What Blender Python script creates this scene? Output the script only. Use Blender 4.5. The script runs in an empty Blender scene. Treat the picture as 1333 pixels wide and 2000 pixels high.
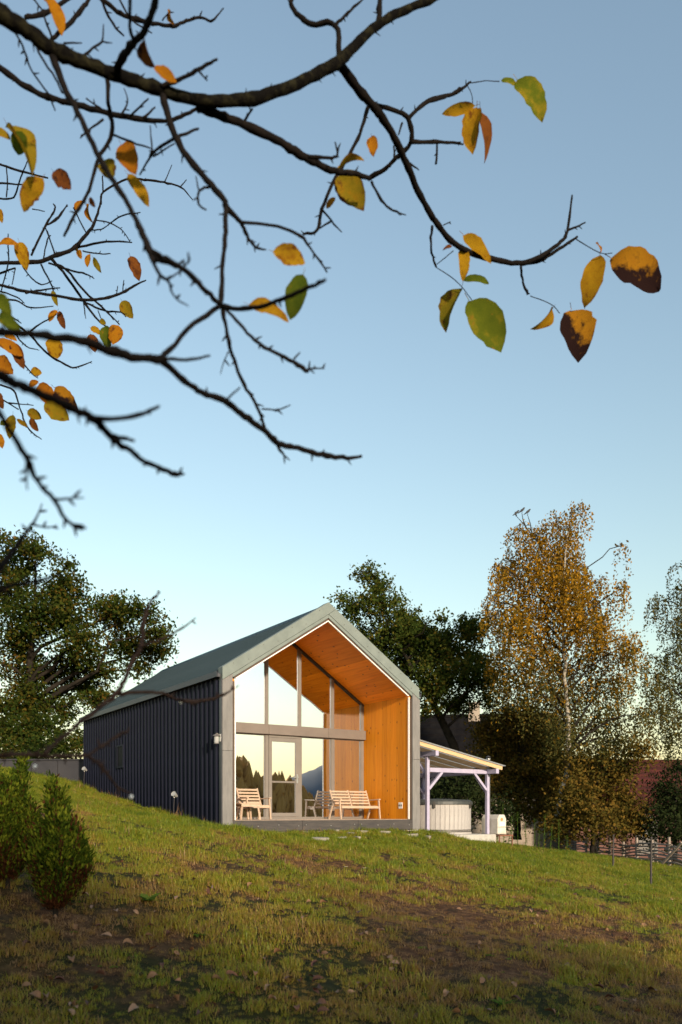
import bpy, bmesh, math, random
import numpy as np
from mathutils import Vector, Matrix
R = math.radians
rng = np.random.default_rng(7)
random.seed(7)
S = bpy.context.scene
COL = S.collection

# ------------------------------------------------------------------ camera
CZ = 1.6                       # camera height over the ground at its foot
F_PX, HY, CX = 1580.0, 1588.0, 666.5   # focal length and horizon in photo pixels
cam = bpy.data.cameras.new('camera')
camo = bpy.data.objects.new('camera', cam); COL.objects.link(camo)
camo.location = (0, 0, CZ); camo.rotation_euler = (R(90), 0, 0)
cam.sensor_fit = 'VERTICAL'; cam.sensor_height = 36.0; cam.sensor_width = 24.0
cam.lens = F_PX / 2000 * 36.0
cam.shift_y = (HY - 1000) / 2000
cam.clip_start = 0.05; cam.clip_end = 20000
cam.dof.use_dof = True; cam.dof.focus_distance = 11.5; cam.dof.aperture_fstop = 2.2
S.camera = camo

# ------------------------------------------------------------------ sky, sun, exposure
SUN_AZ = Vector((0.42, -0.907))          # horizontal direction towards the sun (behind the camera)
SUN_EL = R(13.0)
w = bpy.data.worlds.new('World'); S.world = w; w.use_nodes = True
nt = w.node_tree; nt.nodes.clear()
sky = nt.nodes.new('ShaderNodeTexSky'); sky.sky_type = 'NISHITA'; sky.sun_disc = False
sky.sun_elevation = SUN_EL
sky.sun_rotation = math.atan2(SUN_AZ.x, SUN_AZ.y)
sky.altitude = 600; sky.air_density = 1.8; sky.dust_density = 1.3; sky.ozone_density = 2.5
bg = nt.nodes.new('ShaderNodeBackground'); bg.inputs['Strength'].default_value = 0.15
out = nt.nodes.new('ShaderNodeOutputWorld')
hs = nt.nodes.new('ShaderNodeHueSaturation'); hs.inputs['Saturation'].default_value = 0.88
nt.links.new(sky.outputs[0], hs.inputs['Color']); nt.links.new(hs.outputs[0], bg.inputs[0]); nt.links.new(bg.outputs[0], out.inputs[0])
sl = bpy.data.lights.new('sun', 'SUN'); sl.energy = 4.0; sl.angle = R(3.0); sl.color = (1.0, 0.83, 0.62)
so = bpy.data.objects.new('sun', sl); COL.objects.link(so)
sd = Vector((SUN_AZ.x, SUN_AZ.y, 0)).normalized() * math.cos(SUN_EL) + Vector((0, 0, math.sin(SUN_EL)))
so.rotation_euler = sd.to_track_quat('Z', 'Y').to_euler(); so.location = sd * 60
S.view_settings.view_transform = 'Standard'; S.view_settings.look = 'None'
S.view_settings.gamma = 1.0; S.view_settings.use_curve_mapping = False
S.view_settings.exposure = 0.72

# ------------------------------------------------------------------ helpers
def tag(o, label=None, cat=None, group=None, kind=None):
    if label: o['label'] = label
    if cat: o['category'] = cat
    if group: o['group'] = group
    if kind: o['kind'] = kind
    return o
def empty(name, loc=(0, 0, 0), rz=0.0, label=None, cat=None, group=None):
    o = bpy.data.objects.new(name, None); COL.objects.link(o)
    o.location = loc; o.rotation_euler = (0, 0, rz); o.empty_display_size = .2
    return tag(o, label, cat, group)
def link(name, me, parent=None, loc=None, rot=None, scale=None):
    o = bpy.data.objects.new(name, me); COL.objects.link(o)
    if parent is not None: o.parent = parent
    if loc is not None: o.location = loc
    if rot is not None: o.rotation_euler = rot
    if scale is not None: o.scale = scale
    return o
def copy_tree(o, parent=None):
    c = o.copy(); COL.objects.link(c); c.parent = parent
    for ch in list(o.children): copy_tree(ch, c)
    return c
class MB:
    def __init__(s): s.v = []; s.f = []
    def box(s, x0, x1, y0, y1, z0, z1):
        n = len(s.v)
        s.v += [(x, y, z) for z in (z0, z1) for y in (y0, y1) for x in (x0, x1)]
        s.f += [tuple(n + i for i in q) for q in ((0,2,3,1),(4,5,7,6),(0,1,5,4),(2,6,7,3),(0,4,6,2),(1,3,7,5))]
        return s
    def beam(s, a, b, wd, ht, up=(0, 0, 1)):
        a = Vector(a); b = Vector(b); d = (b - a).normalized(); up = Vector(up)
        sx = d.cross(up)
        if sx.length < 1e-4: sx = d.cross(Vector((0, 1, 0)))
        sx.normalize(); sy = sx.cross(d).normalized()
        n = len(s.v)
        for p in (a, b):
            for i, j in ((-1,-1),(1,-1),(1,1),(-1,1)):
                s.v.append(tuple(p + sx * (i * wd / 2) + sy * (j * ht / 2)))
        s.f += [tuple(n + i for i in q) for q in ((3,2,1,0),(4,5,6,7),(0,1,5,4),(1,2,6,5),(2,3,7,6),(3,0,4,7))]
        return s
    def tube(s, pts, rad, k=6, cap=True):
        pts = [Vector(p) for p in pts]; n0 = len(s.v)
        ref = None
        for i, p in enumerate(pts):
            d = (pts[min(i + 1, len(pts) - 1)] - pts[max(i - 1, 0)])
            d = d.normalized() if d.length > 1e-9 else Vector((0, 0, 1))
            if ref is None: ref = Vector((0.31, 0.2, 0.93)) if abs(d.z) < .9 else Vector((1, .1, 0))
            a = (ref - d * ref.dot(d))
            if a.length < 1e-3: a = d.orthogonal()
            a.normalize(); b = d.cross(a); ref = a
            r = rad[i] if hasattr(rad, '__len__') else rad
            for j in range(k):
                t = 2 * math.pi * j / k
                s.v.append(tuple(p + a * (r * math.cos(t)) + b * (r * math.sin(t))))
        for i in range(len(pts) - 1):
            for j in range(k):
                A = n0 + i * k + j; B = n0 + i * k + (j + 1) % k
                s.f.append((A, A + k, B + k, B))
        if cap:
            s.f.append(tuple(n0 + j for j in range(k)))
            m = n0 + (len(pts) - 1) * k
            s.f.append(tuple(m + k - 1 - j for j in range(k)))
        return s
    def prism(s, poly, y0, y1):          # polygon in x,z extruded along y
        n = len(s.v); m = len(poly)
        for y in (y0, y1): s.v += [(x, y, z) for x, z in poly]
        s.f.append(tuple(n + i for i in range(m))); s.f.append(tuple(n + m + m - 1 - i for i in range(m)))
        for i in range(m):
            j = (i + 1) % m
            s.f.append((n + j, n + i, n + m + i, n + m + j))
        return s
    def lathe(s, prof, k=24, c=(0, 0, 0)):
        n = len(s.v)
        for r, z in prof:
            for j in range(k):
                t = 2 * math.pi * j / k
                s.v.append((c[0] + r * math.cos(t), c[1] + r * math.sin(t), c[2] + z))
        for i in range(len(prof) - 1):
            for j in range(k):
                A = n + i * k + j; B = n + i * k + (j + 1) % k
                s.f.append((A, B, B + k, A + k))
        s.f.append(tuple(n + k - 1 - j for j in range(k)))
        m = n + (len(prof) - 1) * k
        s.f.append(tuple(m + j for j in range(k)))
        return s
    def mesh(s, name, mat, smooth=False, bevel=0):
        me = bpy.data.meshes.new(name); me.from_pydata(s.v, [], s.f)
        if bevel:
            bm = bmesh.new(); bm.from_mesh(me)
            bmesh.ops.recalc_face_normals(bm, faces=bm.faces)
            bmesh.ops.bevel(bm, geom=[e for e in bm.edges if len(e.link_faces) == 2 and e.calc_face_angle(0) > .6], offset=bevel, segments=1, affect='EDGES', clamp_overlap=True)
            bm.to_mesh(me); bm.free()
        else:
            bm = bmesh.new(); bm.from_mesh(me); bmesh.ops.recalc_face_normals(bm, faces=bm.faces); bm.to_mesh(me); bm.free()
        if mat: me.materials.append(mat)
        if smooth: me.polygons.foreach_set('use_smooth', [True] * len(me.polygons))
        me.update(); return me
    def build(s, name, mat, parent=None, smooth=False, bevel=0, **k):
        return link(name, s.mesh(name, mat, smooth, bevel), parent, **k)
def quads_mesh(name, V, mat, per=4):
    """V: (n*per,3) array; each run of `per` vertices is one face"""
    me = bpy.data.meshes.new(name); n = len(V) // per
    me.vertices.add(len(V)); me.vertices.foreach_set('co', np.asarray(V, np.float32).ravel())
    me.loops.add(len(V)); me.loops.foreach_set('vertex_index', np.arange(len(V), dtype=np.int32))
    me.polygons.add(n); me.polygons.foreach_set('loop_start', np.arange(n, dtype=np.int32) * per)
    me.polygons.foreach_set('loop_total', np.full(n, per, np.int32))
    me.materials.append(mat); me.update(calc_edges=True); return me
def P(px, py, Y):                        # point at depth Y seen at a photo pixel
    return Vector(((px - CX) / F_PX * Y, Y, CZ + (HY - py) / F_PX * Y))

# ---- smooth value noise (for terrain and grass cover)
_tab = np.random.default_rng(11).random((256, 256))
def vnoise(x, y, sc, ox=0.0):
    x = np.asarray(x, float) / sc + 57.3 + ox; y = np.asarray(y, float) / sc + 31.7 + ox * 1.7
    xi = np.floor(x).astype(int); yi = np.floor(y).astype(int); fx = x - xi; fy = y - yi
    fx = fx * fx * (3 - 2 * fx); fy = fy * fy * (3 - 2 * fy)
    t = lambda a, b: _tab[a & 255, b & 255]
    return (t(xi, yi) * (1 - fx) + t(xi + 1, yi) * fx) * (1 - fy) + (t(xi, yi + 1) * (1 - fx) + t(xi + 1, yi + 1) * fx) * fy

# ------------------------------------------------------------------ materials
def new_mat(name):
    m = bpy.data.materials.new(name); m.use_nodes = True
    n = m.node_tree; n.nodes.clear()
    o = n.nodes.new('ShaderNodeOutputMaterial'); return m, n, o
def N(n, t, **k):
    d = n.nodes.new(t)
    for a, b in k.items():
        if a in d.inputs: d.inputs[a].default_value = b
        else: setattr(d, a, b)
    return d
def ramp(n, fac, stops):
    r = n.nodes.new('ShaderNodeValToRGB'); e = r.color_ramp.elements
    while len(e) < len(stops): e.new(.5)
    for el, (p, c) in zip(e, stops): el.position = p; el.color = (*c, 1)
    n.links.new(fac, r.inputs[0]); return r.outputs[0]
def mapped(n, scale, coord='Object', rot=(0, 0, 0)):
    tc = n.nodes.new('ShaderNodeTexCoord'); mp = n.nodes.new('ShaderNodeMapping')
    mp.inputs['Scale'].default_value = scale; mp.inputs['Rotation'].default_value = rot
    n.links.new(tc.outputs[coord], mp.inputs[0]); return mp.outputs[0]
def noise(n, vec, sc, det=4, rough=.6, dist=0.0):
    t = N(n, 'ShaderNodeTexNoise', Scale=sc, Detail=det, Roughness=rough, Distortion=dist)
    n.links.new(vec, t.inputs['Vector']); return t.outputs['Fac']
def add_bump(n, p, h, st, dist=.01):
    b = N(n, 'ShaderNodeBump', Strength=st, Distance=dist); n.links.new(h, b.inputs['Height']); n.links.new(b.outputs[0], p.inputs['Normal'])
def plain(name, c1, c2=None, rough=.6, metal=0.0, sc=6.0, stretch=(1, 1, 1), bump=0.0, spec=.5, det=5, lo=.3, hi=.7):
    m, n, o = new_mat(name); p = n.nodes.new('ShaderNodeBsdfPrincipled'); n.links.new(p.outputs[0], o.inputs[0])
    p.inputs['Roughness'].default_value = rough; p.inputs['Metallic'].default_value = metal
    p.inputs['Specular IOR Level'].default_value = spec
    if c2 is None: c2 = tuple(x * .8 for x in c1)
    v = mapped(n, stretch); f = noise(n, v, sc, det)
    n.links.new(ramp(n, f, [(lo, c1), (hi, c2)]), p.inputs['Base Color'])
    if bump: add_bump(n, p, f, bump)
    return m
def leafmat(name, stops, trans=.45, patch=None, world=False, sc=1.2, rand=.5):
    """diffuse + translucent leaf; colour by noise over the crown plus a random term"""
    m, n, o = new_mat(name)
    if world:
        g = n.nodes.new('ShaderNodeNewGeometry'); ri = g.outputs['Random Per Island']
        f = noise(n, g.outputs['Position'], sc, 3)
    else:
        oi = n.nodes.new('ShaderNodeObjectInfo'); ri = oi.outputs['Random']
        f = noise(n, mapped(n, (1, 1, 1)), sc, 4)
    a = N(n, 'ShaderNodeMath', operation='MULTIPLY_ADD'); n.links.new(ri, a.inputs[0]); a.inputs[1].default_value = rand; n.links.new(f, a.inputs[2])
    b = N(n, 'ShaderNodeMath', operation='SUBTRACT'); n.links.new(a.outputs[0], b.inputs[0]); b.inputs[1].default_value = rand / 2
    col = ramp(n, b.outputs[0], stops)
    if patch:
        f2 = noise(n, mapped(n, (1, 1, 1), 'Object'), patch[1], 4, .65)
        lc = n.nodes.new('ShaderNodeTexCoord'); lm = n.nodes.new('ShaderNodeMapping'); lm.inputs['Location'].default_value = (0, -.45, 0); lm.inputs['Scale'].default_value = (1.5, 1, 0); n.links.new(lc.outputs['Object'], lm.inputs[0])
        ln_ = N(n, 'ShaderNodeVectorMath', operation='LENGTH'); n.links.new(lm.outputs[0], ln_.inputs[0])
        rm_ = N(n, 'ShaderNodeMath', operation='MULTIPLY_ADD'); n.links.new(ln_.outputs['Value'], rm_.inputs[0]); rm_.inputs[1].default_value = .30; n.links.new(f2, rm_.inputs[2])
        rs_ = N(n, 'ShaderNodeMath', operation='SUBTRACT'); n.links.new(rm_.outputs[0], rs_.inputs[0]); rs_.inputs[1].default_value = .08; f2 = rs_.outputs[0]
        if len(patch) > 3:
            tc = n.nodes.new('ShaderNodeTexCoord'); sx = n.nodes.new('ShaderNodeSeparateXYZ'); n.links.new(tc.outputs['Object'], sx.inputs[0])
            ad = N(n, 'ShaderNodeMath', operation='MULTIPLY_ADD'); n.links.new(sx.outputs[0], ad.inputs[0]); ad.inputs[1].default_value = patch[3]
            ay = N(n, 'ShaderNodeMath', operation='MULTIPLY_ADD'); n.links.new(sx.outputs[1], ay.inputs[0]); ay.inputs[1].default_value = .28; n.links.new(f2, ay.inputs[2]); n.links.new(ay.outputs[0], ad.inputs[2]); f2 = ad.outputs[0]
        r2 = ramp(n, f2, [(patch[2], (0, 0, 0)), (patch[2] + (.12 if len(patch) < 4 else .16), (1, 1, 1))])
        mx = N(n, 'ShaderNodeMix', data_type='RGBA'); n.links.new(r2, mx.inputs[0]); n.links.new(col, mx.inputs[6]); mx.inputs[7].default_value = (*patch[0], 1); col = mx.outputs[2]
    d = n.nodes.new('ShaderNodeBsdfDiffuse'); t = n.nodes.new('ShaderNodeBsdfTranslucent'); x = N(n, 'ShaderNodeMixShader'); x.inputs[0].default_value = trans
    n.links.new(col, d.inputs[0]); n.links.new(col, t.inputs[0]); n.links.new(d.outputs[0], x.inputs[1]); n.links.new(t.outputs[0], x.inputs[2])
    n.links.new(x.outputs[0], o.inputs[0]); return m

M = {}
M['bark'] = plain('bark', (.005, .0042, .004), (.012, .009, .0075), .85, sc=30, stretch=(1, 1, 1), bump=.4, spec=.04)  # near black: shade on the boughs put into the bark colour
M['bark_sunlit'] = plain('bark_sunlit', (.030, .018, .014), (.075, .045, .034), .9, sc=24, bump=.5, spec=.04)  # lighter copy: low sun on the lower boughs put into the colour
M['bark_mossy'] = plain('bark_mossy', (.004, .0035, .003), (.022, .020, .010), .95, sc=26, bump=1.0, lo=.45, hi=.72, spec=.04)  # olive mottling over bark darkened to carry the boughs' shade
M['trunk_dark'] = plain('trunk_dark', (.014, .012, .010), (.03, .025, .02), .9, sc=5, bump=.5, spec=.04)
M['birch_bark'] = plain('birch_bark', (.30, .27, .22), (.04, .034, .028), .8, sc=3, stretch=(1, 1, 3), lo=.5, hi=.66)
M['metal_wall'] = plain('metal_wall', (.0048, .0058, .0155), (.0068, .008, .020), .55, .0, sc=3, spec=.12)
M['metal_roof'] = plain('metal_roof', (.012, .024, .030), (.018, .031, .038), .5, .0, sc=1.2, spec=.12)
M['flashing'] = plain('flashing', (.05, .05, .062), (.065, .063, .075), .4, .2, sc=4)
M['gutter'] = plain('gutter', (.03, .03, .038), (.045, .044, .052), .5, .0, sc=4)
M['trim'] = plain('trim', (.175, .205, .192), (.135, .160, .150), .75, sc=3.5, bump=.06)
M['concrete_board'] = plain('concrete_board', (.195, .185, .18), (.135, .13, .127), .8, sc=3, stretch=(5, 5, .9), bump=.08)
M['concrete'] = plain('concrete', (.44, .42, .38), (.34, .32, .29), .9, sc=8, bump=.2)
M['white_paint'] = plain('white_paint', (.82, .80, .77), (.76, .74, .71), .5, sc=8)
M['brown_edge'] = plain('brown_edge', (.075, .045, .03), (.05, .03, .02), .6, sc=8)
M['frame'] = plain('frame', (.20, .175, .155), (.165, .145, .13), .45, .25, sc=3)
M['frame_dark'] = plain('frame_dark', (.05, .045, .042), (.065, .058, .052), .45, .1, sc=3)
M['transom'] = plain('transom', (.17, .14, .122), (.14, .115, .10), .5, .1, sc=3)
M['deck'] = plain('deck', (.36, .27, .20), (.25, .185, .135), .6, sc=5, stretch=(.8, 8, 8), bump=.1)
M['fascia_board'] = plain('fascia_board', (.028, .026, .027), (.065, .055, .05), .75, sc=5, stretch=(.8, 6, 8), bump=.15)
M['lamp_grey'] = plain('lamp_grey', (.34, .34, .33), (.25, .25, .25), .5, sc=9)
M['steel'] = plain('steel', (.6, .6, .6), (.5, .5, .5), .3, .9, sc=9)
M['pale_wood'] = plain('pale_wood', (.50, .37, .27), (.38, .27, .19), .55, sc=6, stretch=(1.5, 10, 10), bump=.05)
M['lilac_paint'] = plain('lilac_paint', (.40, .37, .50), (.33, .30, .43), .6, sc=6)
M['rafter_wood'] = plain('rafter_wood', (.62, .42, .24), (.48, .31, .17), .6, sc=4, stretch=(1, 8, 8))
M['sheathing'] = plain('sheathing', (.62, .55, .46), (.50, .43, .35), .6, sc=3, stretch=(1, 6, 6))
M['stave'] = plain('stave', (.40, .375, .36), (.29, .27, .26), .7, sc=4, stretch=(6, 6, .8), bump=.08)
M['lid'] = plain('lid', (.035, .04, .042), (.055, .06, .06), .5, sc=4)
M['enamel'] = plain('enamel', (.60, .57, .51), (.48, .44, .37), .4, sc=5)
M['rust_spot'] = plain('rust_spot', (.30, .16, .06), (.45, .3, .15), .8, sc=20)
M['rust'] = plain('rust', (.22, .085, .045), (.12, .05, .03), .85, sc=14, bump=.2)
M['flue'] = plain('flue', (.62, .61, .6), (.5, .5, .5), .28, .8, sc=5)
M['stucco'] = plain('stucco', (.36, .30, .24), (.26, .21, .17), .9, sc=1.5, bump=.1)
M['brick_wall'] = plain('brick_wall', (.16, .075, .06), (.11, .055, .045), .9, sc=2, bump=.1)
M['dark_tile'] = plain('dark_tile', (.006, .0055, .007), (.012, .011, .011), .9, sc=2, bump=.2, spec=.05)
M['red_tile'] = plain('red_tile', (.085, .026, .022), (.045, .016, .014), .9, sc=1.4, bump=.15, spec=.08, lo=.35, hi=.65)
M['slate_wall'] = plain('slate_wall', (.018, .018, .024), (.028, .027, .032), .8, sc=2, bump=.1)
M['grey_wood'] = plain('grey_wood', (.34, .28, .23), (.20, .16, .13), .9, sc=6, stretch=(1, 5, 5), bump=.2)
M['stake'] = plain('stake', (.03, .026, .024), (.05, .04, .035), .8, sc=6)
M['flagstone'] = plain('flagstone', (.34, .31, .26), (.24, .21, .175), .9, sc=6, bump=.3)
M['white_glass'] = plain('white_glass', (.85, .84, .8), (.8, .79, .75), .2)
M['feather'] = plain('feather', (.02, .02, .024), (.04, .04, .045), .7)
M['petal'] = plain('petal', (.85, .85, .82), (.8, .8, .75), .6)
M['flower_eye'] = plain('flower_eye', (.6, .4, .05), (.5, .3, .03), .7)

def wood_panel(name, rot, g_=1.0):
    """oiled softwood panel: grain, boards of slightly different tone, knots"""
    m, n, o = new_mat(name); p = n.nodes.new('ShaderNodeBsdfPrincipled'); n.links.new(p.outputs[0], o.inputs[0])
    p.inputs['Roughness'].default_value = .62; p.inputs['Specular IOR Level'].default_value = .10
    v = mapped(n, (1, 1, 1), 'Object', rot)                # z = along the grain
    st = N(n, 'ShaderNodeMapping'); st.inputs['Scale'].default_value = (9, 9, .45); n.links.new(v, st.inputs[0])
    g = noise(n, st.outputs[0], 2.2, 6, .65, .6)
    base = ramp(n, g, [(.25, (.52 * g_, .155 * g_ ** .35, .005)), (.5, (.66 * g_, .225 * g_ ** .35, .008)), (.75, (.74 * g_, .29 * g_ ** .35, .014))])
    st2 = N(n, 'ShaderNodeMapping'); st2.inputs['Scale'].default_value = (5.2, 5.2, .02); n.links.new(v, st2.inputs[0])
    vo2 = N(n, 'ShaderNodeTexVoronoi', Scale=1.0); n.links.new(st2.outputs[0], vo2.inputs['Vector'])
    sp = N(n, 'ShaderNodeSeparateColor'); n.links.new(vo2.outputs['Color'], sp.inputs[0])
    mr = N(n, 'ShaderNodeMapRange'); n.links.new(sp.outputs[0], mr.inputs[0]); mr.inputs[3].default_value = .84; mr.inputs[4].default_value = 1.12
    mu = N(n, 'ShaderNodeMix', data_type='RGBA', blend_type='MULTIPLY'); mu.inputs[0].default_value = 1
    n.links.new(base, mu.inputs[6]); n.links.new(mr.outputs[0], mu.inputs[7])
    st3 = N(n, 'ShaderNodeMapping'); st3.inputs['Scale'].default_value = (7.5, 7.5, 4.2); n.links.new(v, st3.inputs[0])
    vo = N(n, 'ShaderNodeTexVoronoi', Scale=1.0); n.links.new(st3.outputs[0], vo.inputs['Vector'])
    kn = ramp(n, vo.outputs['Distance'], [(.09, (1, 1, 1)), (.17, (0, 0, 0))])
    se = N(n, 'ShaderNodeSeparateColor'); n.links.new(vo.outputs['Color'], se.inputs[0])
    gt = N(n, 'ShaderNodeMath', operation='GREATER_THAN'); n.links.new(se.outputs[1], gt.inputs[0]); gt.inputs[1].default_value = .30
    mm = N(n, 'ShaderNodeMath', operation='MULTIPLY'); n.links.new(kn, mm.inputs[0]); n.links.new(gt.outputs[0], mm.inputs[1])
    mk = N(n, 'ShaderNodeMix', data_type='RGBA'); n.links.new(mm.outputs[0], mk.inputs[0]); n.links.new(mu.outputs[2], mk.inputs[6]); mk.inputs[7].default_value = (.16, .05, .012, 1)
    n.links.new(mk.outputs[2], p.inputs['Base Color']); add_bump(n, p, g, .06)
    return m
M['panel_wall'] = wood_panel('panel_wall', (0, 0, 0))
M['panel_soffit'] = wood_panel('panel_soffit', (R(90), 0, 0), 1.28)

def coated_glass():
    m, n, o = new_mat('coated_glass')
    g = N(n, 'ShaderNodeBsdfGlossy', Roughness=.0); g.inputs['Color'].default_value = (.84, .91, 1.0, 1)
    t = N(n, 'ShaderNodeBsdfTransparent'); t.inputs['Color'].default_value = (.8, .8, .78, 1)
    x = N(n, 'ShaderNodeMixShader'); x.inputs[0].default_value = .84
    f = noise(n, mapped(n, (1, 1, .6)), 1.3, 1, .4)
    b = N(n, 'ShaderNodeBump', Strength=.05, Distance=.05); n.links.new(f, b.inputs['Height']); n.links.new(b.outputs[0], g.inputs['Normal'])
    n.links.new(t.outputs[0], x.inputs[1]); n.links.new(g.outputs[0], x.inputs[2]); n.links.new(x.outputs[0], o.inputs[0]); return m
M['glass'] = coated_glass()
M['dark_glass'] = plain('dark_glass', (.006, .006, .009), (.008, .008, .011), .5, spec=.04)
def sheet_mat():
    m, n, o = new_mat('opal_sheet'); d = n.nodes.new('ShaderNodeBsdfDiffuse'); t = n.nodes.new('ShaderNodeBsdfTranslucent'); x = N(n, 'ShaderNodeMixShader'); x.inputs[0].default_value = .9
    for q_ in (d, t): q_.inputs[0].default_value = (.82, .80, .76, 1)
    n.links.new(d.outputs[0], x.inputs[1]); n.links.new(t.outputs[0], x.inputs[2]); n.links.new(x.outputs[0], o.inputs[0]); return m
M['opal'] = sheet_mat()

# ------------------------------------------------------------------ the cabin's frame of reference
TH = 0.586; P0 = Vector((-2.598, 17.659)); DECK = CZ - 0.154
DU = Vector((math.cos(TH), math.sin(TH))); DS = Vector((-math.sin(TH), math.cos(TH)))
def W(u, s, z=0.0):
    q = P0 + DU * u + DS * s; return Vector((q.x, q.y, DECK + z))

# ------------------------------------------------------------------ terrain
ctrl = []
def cp(x, y, zrel): ctrl.append((x, y, zrel))
for a in [(0,0,-1.6),(0,5,-1.3),(0,10,-.95),(-.3,14,-.62),(-2.6,17.2,-.42),(0,18.9,-.42),(1.98,20.4,-.47),
          (3.0,22.0,-.66),(4.37,22.4,-.92),(5.8,21,-1.33),(7.06,21,-1.46),(7.1,18.5,-1.64),(6,14,-1.58),(2.5,6,-1.52),(4,10,-1.46),
          (-4.9,21.1,.06),(-6.8,23.9,.46),(-8.46,26.5,.86),(-10.4,27,1.3),(-2.1,6,-.77),(-2.66,6.5,-.6),(-1.9,4.5,-1.17),
          (-4.5,9,.0),(-6,14,.3),(-9,20,1.0),(-4,4,-.7),(0,-8,-1.9),(8,-8,-2.4),(-8,-6,-.6),(-10,8,.7),(-15,25,1.9),
          (11.8,28,-1.95),(11.2,40,-2.0),(16,30,-2.5),(14,16,-2.4),(10,8,-2.2),(20,20,-3.0),(25,40,-3.0),(8,34,-1.6),(2,34,-.6),(-12,40,1.5),(-25,40,2.6),
          (-2,19.8,-.4),(-4,24,-.2),(1,26,-.45),(5,27,-1.05),(5.5,24.5,-1.1),(-1.8,12,-.35),(-3.2,15,-.1),(2.2,13,-1.05),(2.6,16.5,-.9),(0,45,-.5)]: cp(*a)
ctrl = np.array(ctrl, float)
def _tps(r2): return np.where(r2 > 1e-9, r2 * np.log(r2 + 1e-12), 0.0)
_n = len(ctrl); _d = ((ctrl[:, None, :2] - ctrl[None, :, :2]) ** 2).sum(-1)
_A = np.zeros((_n + 3, _n + 3)); _A[:_n, :_n] = _tps(_d) + np.eye(_n) * 6.0
_A[:_n, _n] = 1; _A[:_n, _n + 1:] = ctrl[:, :2]; _A[_n:, :_n] = _A[:_n, _n:].T
_w = np.linalg.solve(_A, np.concatenate([ctrl[:, 2], np.zeros(3)]))
def smooth(t): t = np.clip(t, 0, 1); return t * t * (3 - 2 * t)
def zg(x, y):
    x = np.atleast_1d(np.asarray(x, float)); y = np.atleast_1d(np.asarray(y, float)); sh = x.shape; X = x.ravel(); Yv = y.ravel()
    xc = np.clip(X, -26, 28); yc = np.clip(Yv, -10, 46); o = np.empty(len(X))
    for i in range(0, len(X), 40000):
        s = slice(i, i + 40000)
        r2 = (xc[s, None] - ctrl[None, :, 0]) ** 2 + (yc[s, None] - ctrl[None, :, 1]) ** 2
        o[s] = _tps(r2) @ _w[:_n] + _w[_n] + _w[_n + 1] * xc[s] + _w[_n + 2] * yc[s]
    d = np.hypot(X - 0, Yv - 18); far = smooth((d - 28) / 60)
    o = np.clip(o, -3.5, 3.0) * (1 - far) + (-3.4) * far
    near = 1 - smooth((d - 20) / 25)
    o += near * ((vnoise(X, Yv, 1.7) - .5) * .09 + (vnoise(X, Yv, .6, 3) - .5) * .06 + (vnoise(X, Yv, .25, 5) - .5) * .04)
    return (o + CZ).reshape(sh)
def gz(x, y): return float(zg([x], [y])[0])
def hit(px, py, y0=3.5, y1=60):          # where a photo pixel's ray meets the ground
    Y = np.linspace(y0, y1, 1400); X = (px - CX) / F_PX * Y; z = CZ + (HY - py) / F_PX * Y
    b = np.where(zg(X, Y) >= z)[0]; i = b[0] if len(b) else len(Y) - 1
    return Vector((X[i], Y[i], float(zg([X[i]], [Y[i]])[0])))
def bare(x, y):                          # 0 lush .. 1 bare earth
    x = np.asarray(x, float); y = np.asarray(y, float)
    b = vnoise(x, y, 2.0, 9) * .26 + vnoise(x, y, .8, 4) * .26 + vnoise(x, y, .3, 2) * .26 + vnoise(x, y, .13, 6) * .22
    band = np.exp(-((y - 9.8 - .25 * x) / 3.6) ** 2)                      # worn belt across the slope
    lush = smooth((y - 12.6 - .2 * np.abs(x)) / 3.5)
    return np.clip((b - .52 + .045 * band - .22 * lush) * 4.6 + .27, 0, 1)
def axis(a, b, fine0, fine1, df, g=1.18):
    c = list(np.arange(fine0, fine1, df)); v = fine0; d = df
    while v > a: d *= g; v -= d; c.insert(0, v)
    v = c[-1]; d = df
    while v < b: d *= g; v += d; c.append(v)
    return np.array(c)
gx = axis(-6000, 6000, -9, 9, .11); gy = axis(-6000, 6000, 3, 28, .11)
GX, GY = np.meshgrid(gx, gy); GZ = zg(GX, GY)
me = bpy.data.meshes.new('ground'); nx, ny = len(gx), len(gy)
me.vertices.add(nx * ny); me.vertices.foreach_set('co', np.stack([GX, GY, GZ], -1).astype(np.float32).ravel())
ii = (np.arange(ny - 1)[:, None] * nx + np.arange(nx - 1)[None, :]).ravel()
q = np.stack([ii, ii + 1, ii + nx + 1, ii + nx], 1).astype(np.int32)
me.loops.add(q.size); me.loops.foreach_set('vertex_index', q.ravel())
me.polygons.add(len(q)); me.polygons.foreach_set('loop_start', np.arange(len(q), dtype=np.int32) * 4); me.polygons.foreach_set('loop_total', np.full(len(q), 4, np.int32))
at = me.attributes.new('bare', 'FLOAT', 'POINT'); at.data.foreach_set('value', bare(GX, GY).astype(np.float32).ravel())
me.update(calc_edges=True); me.polygons.foreach_set('use_smooth', [True] * len(q))
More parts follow.
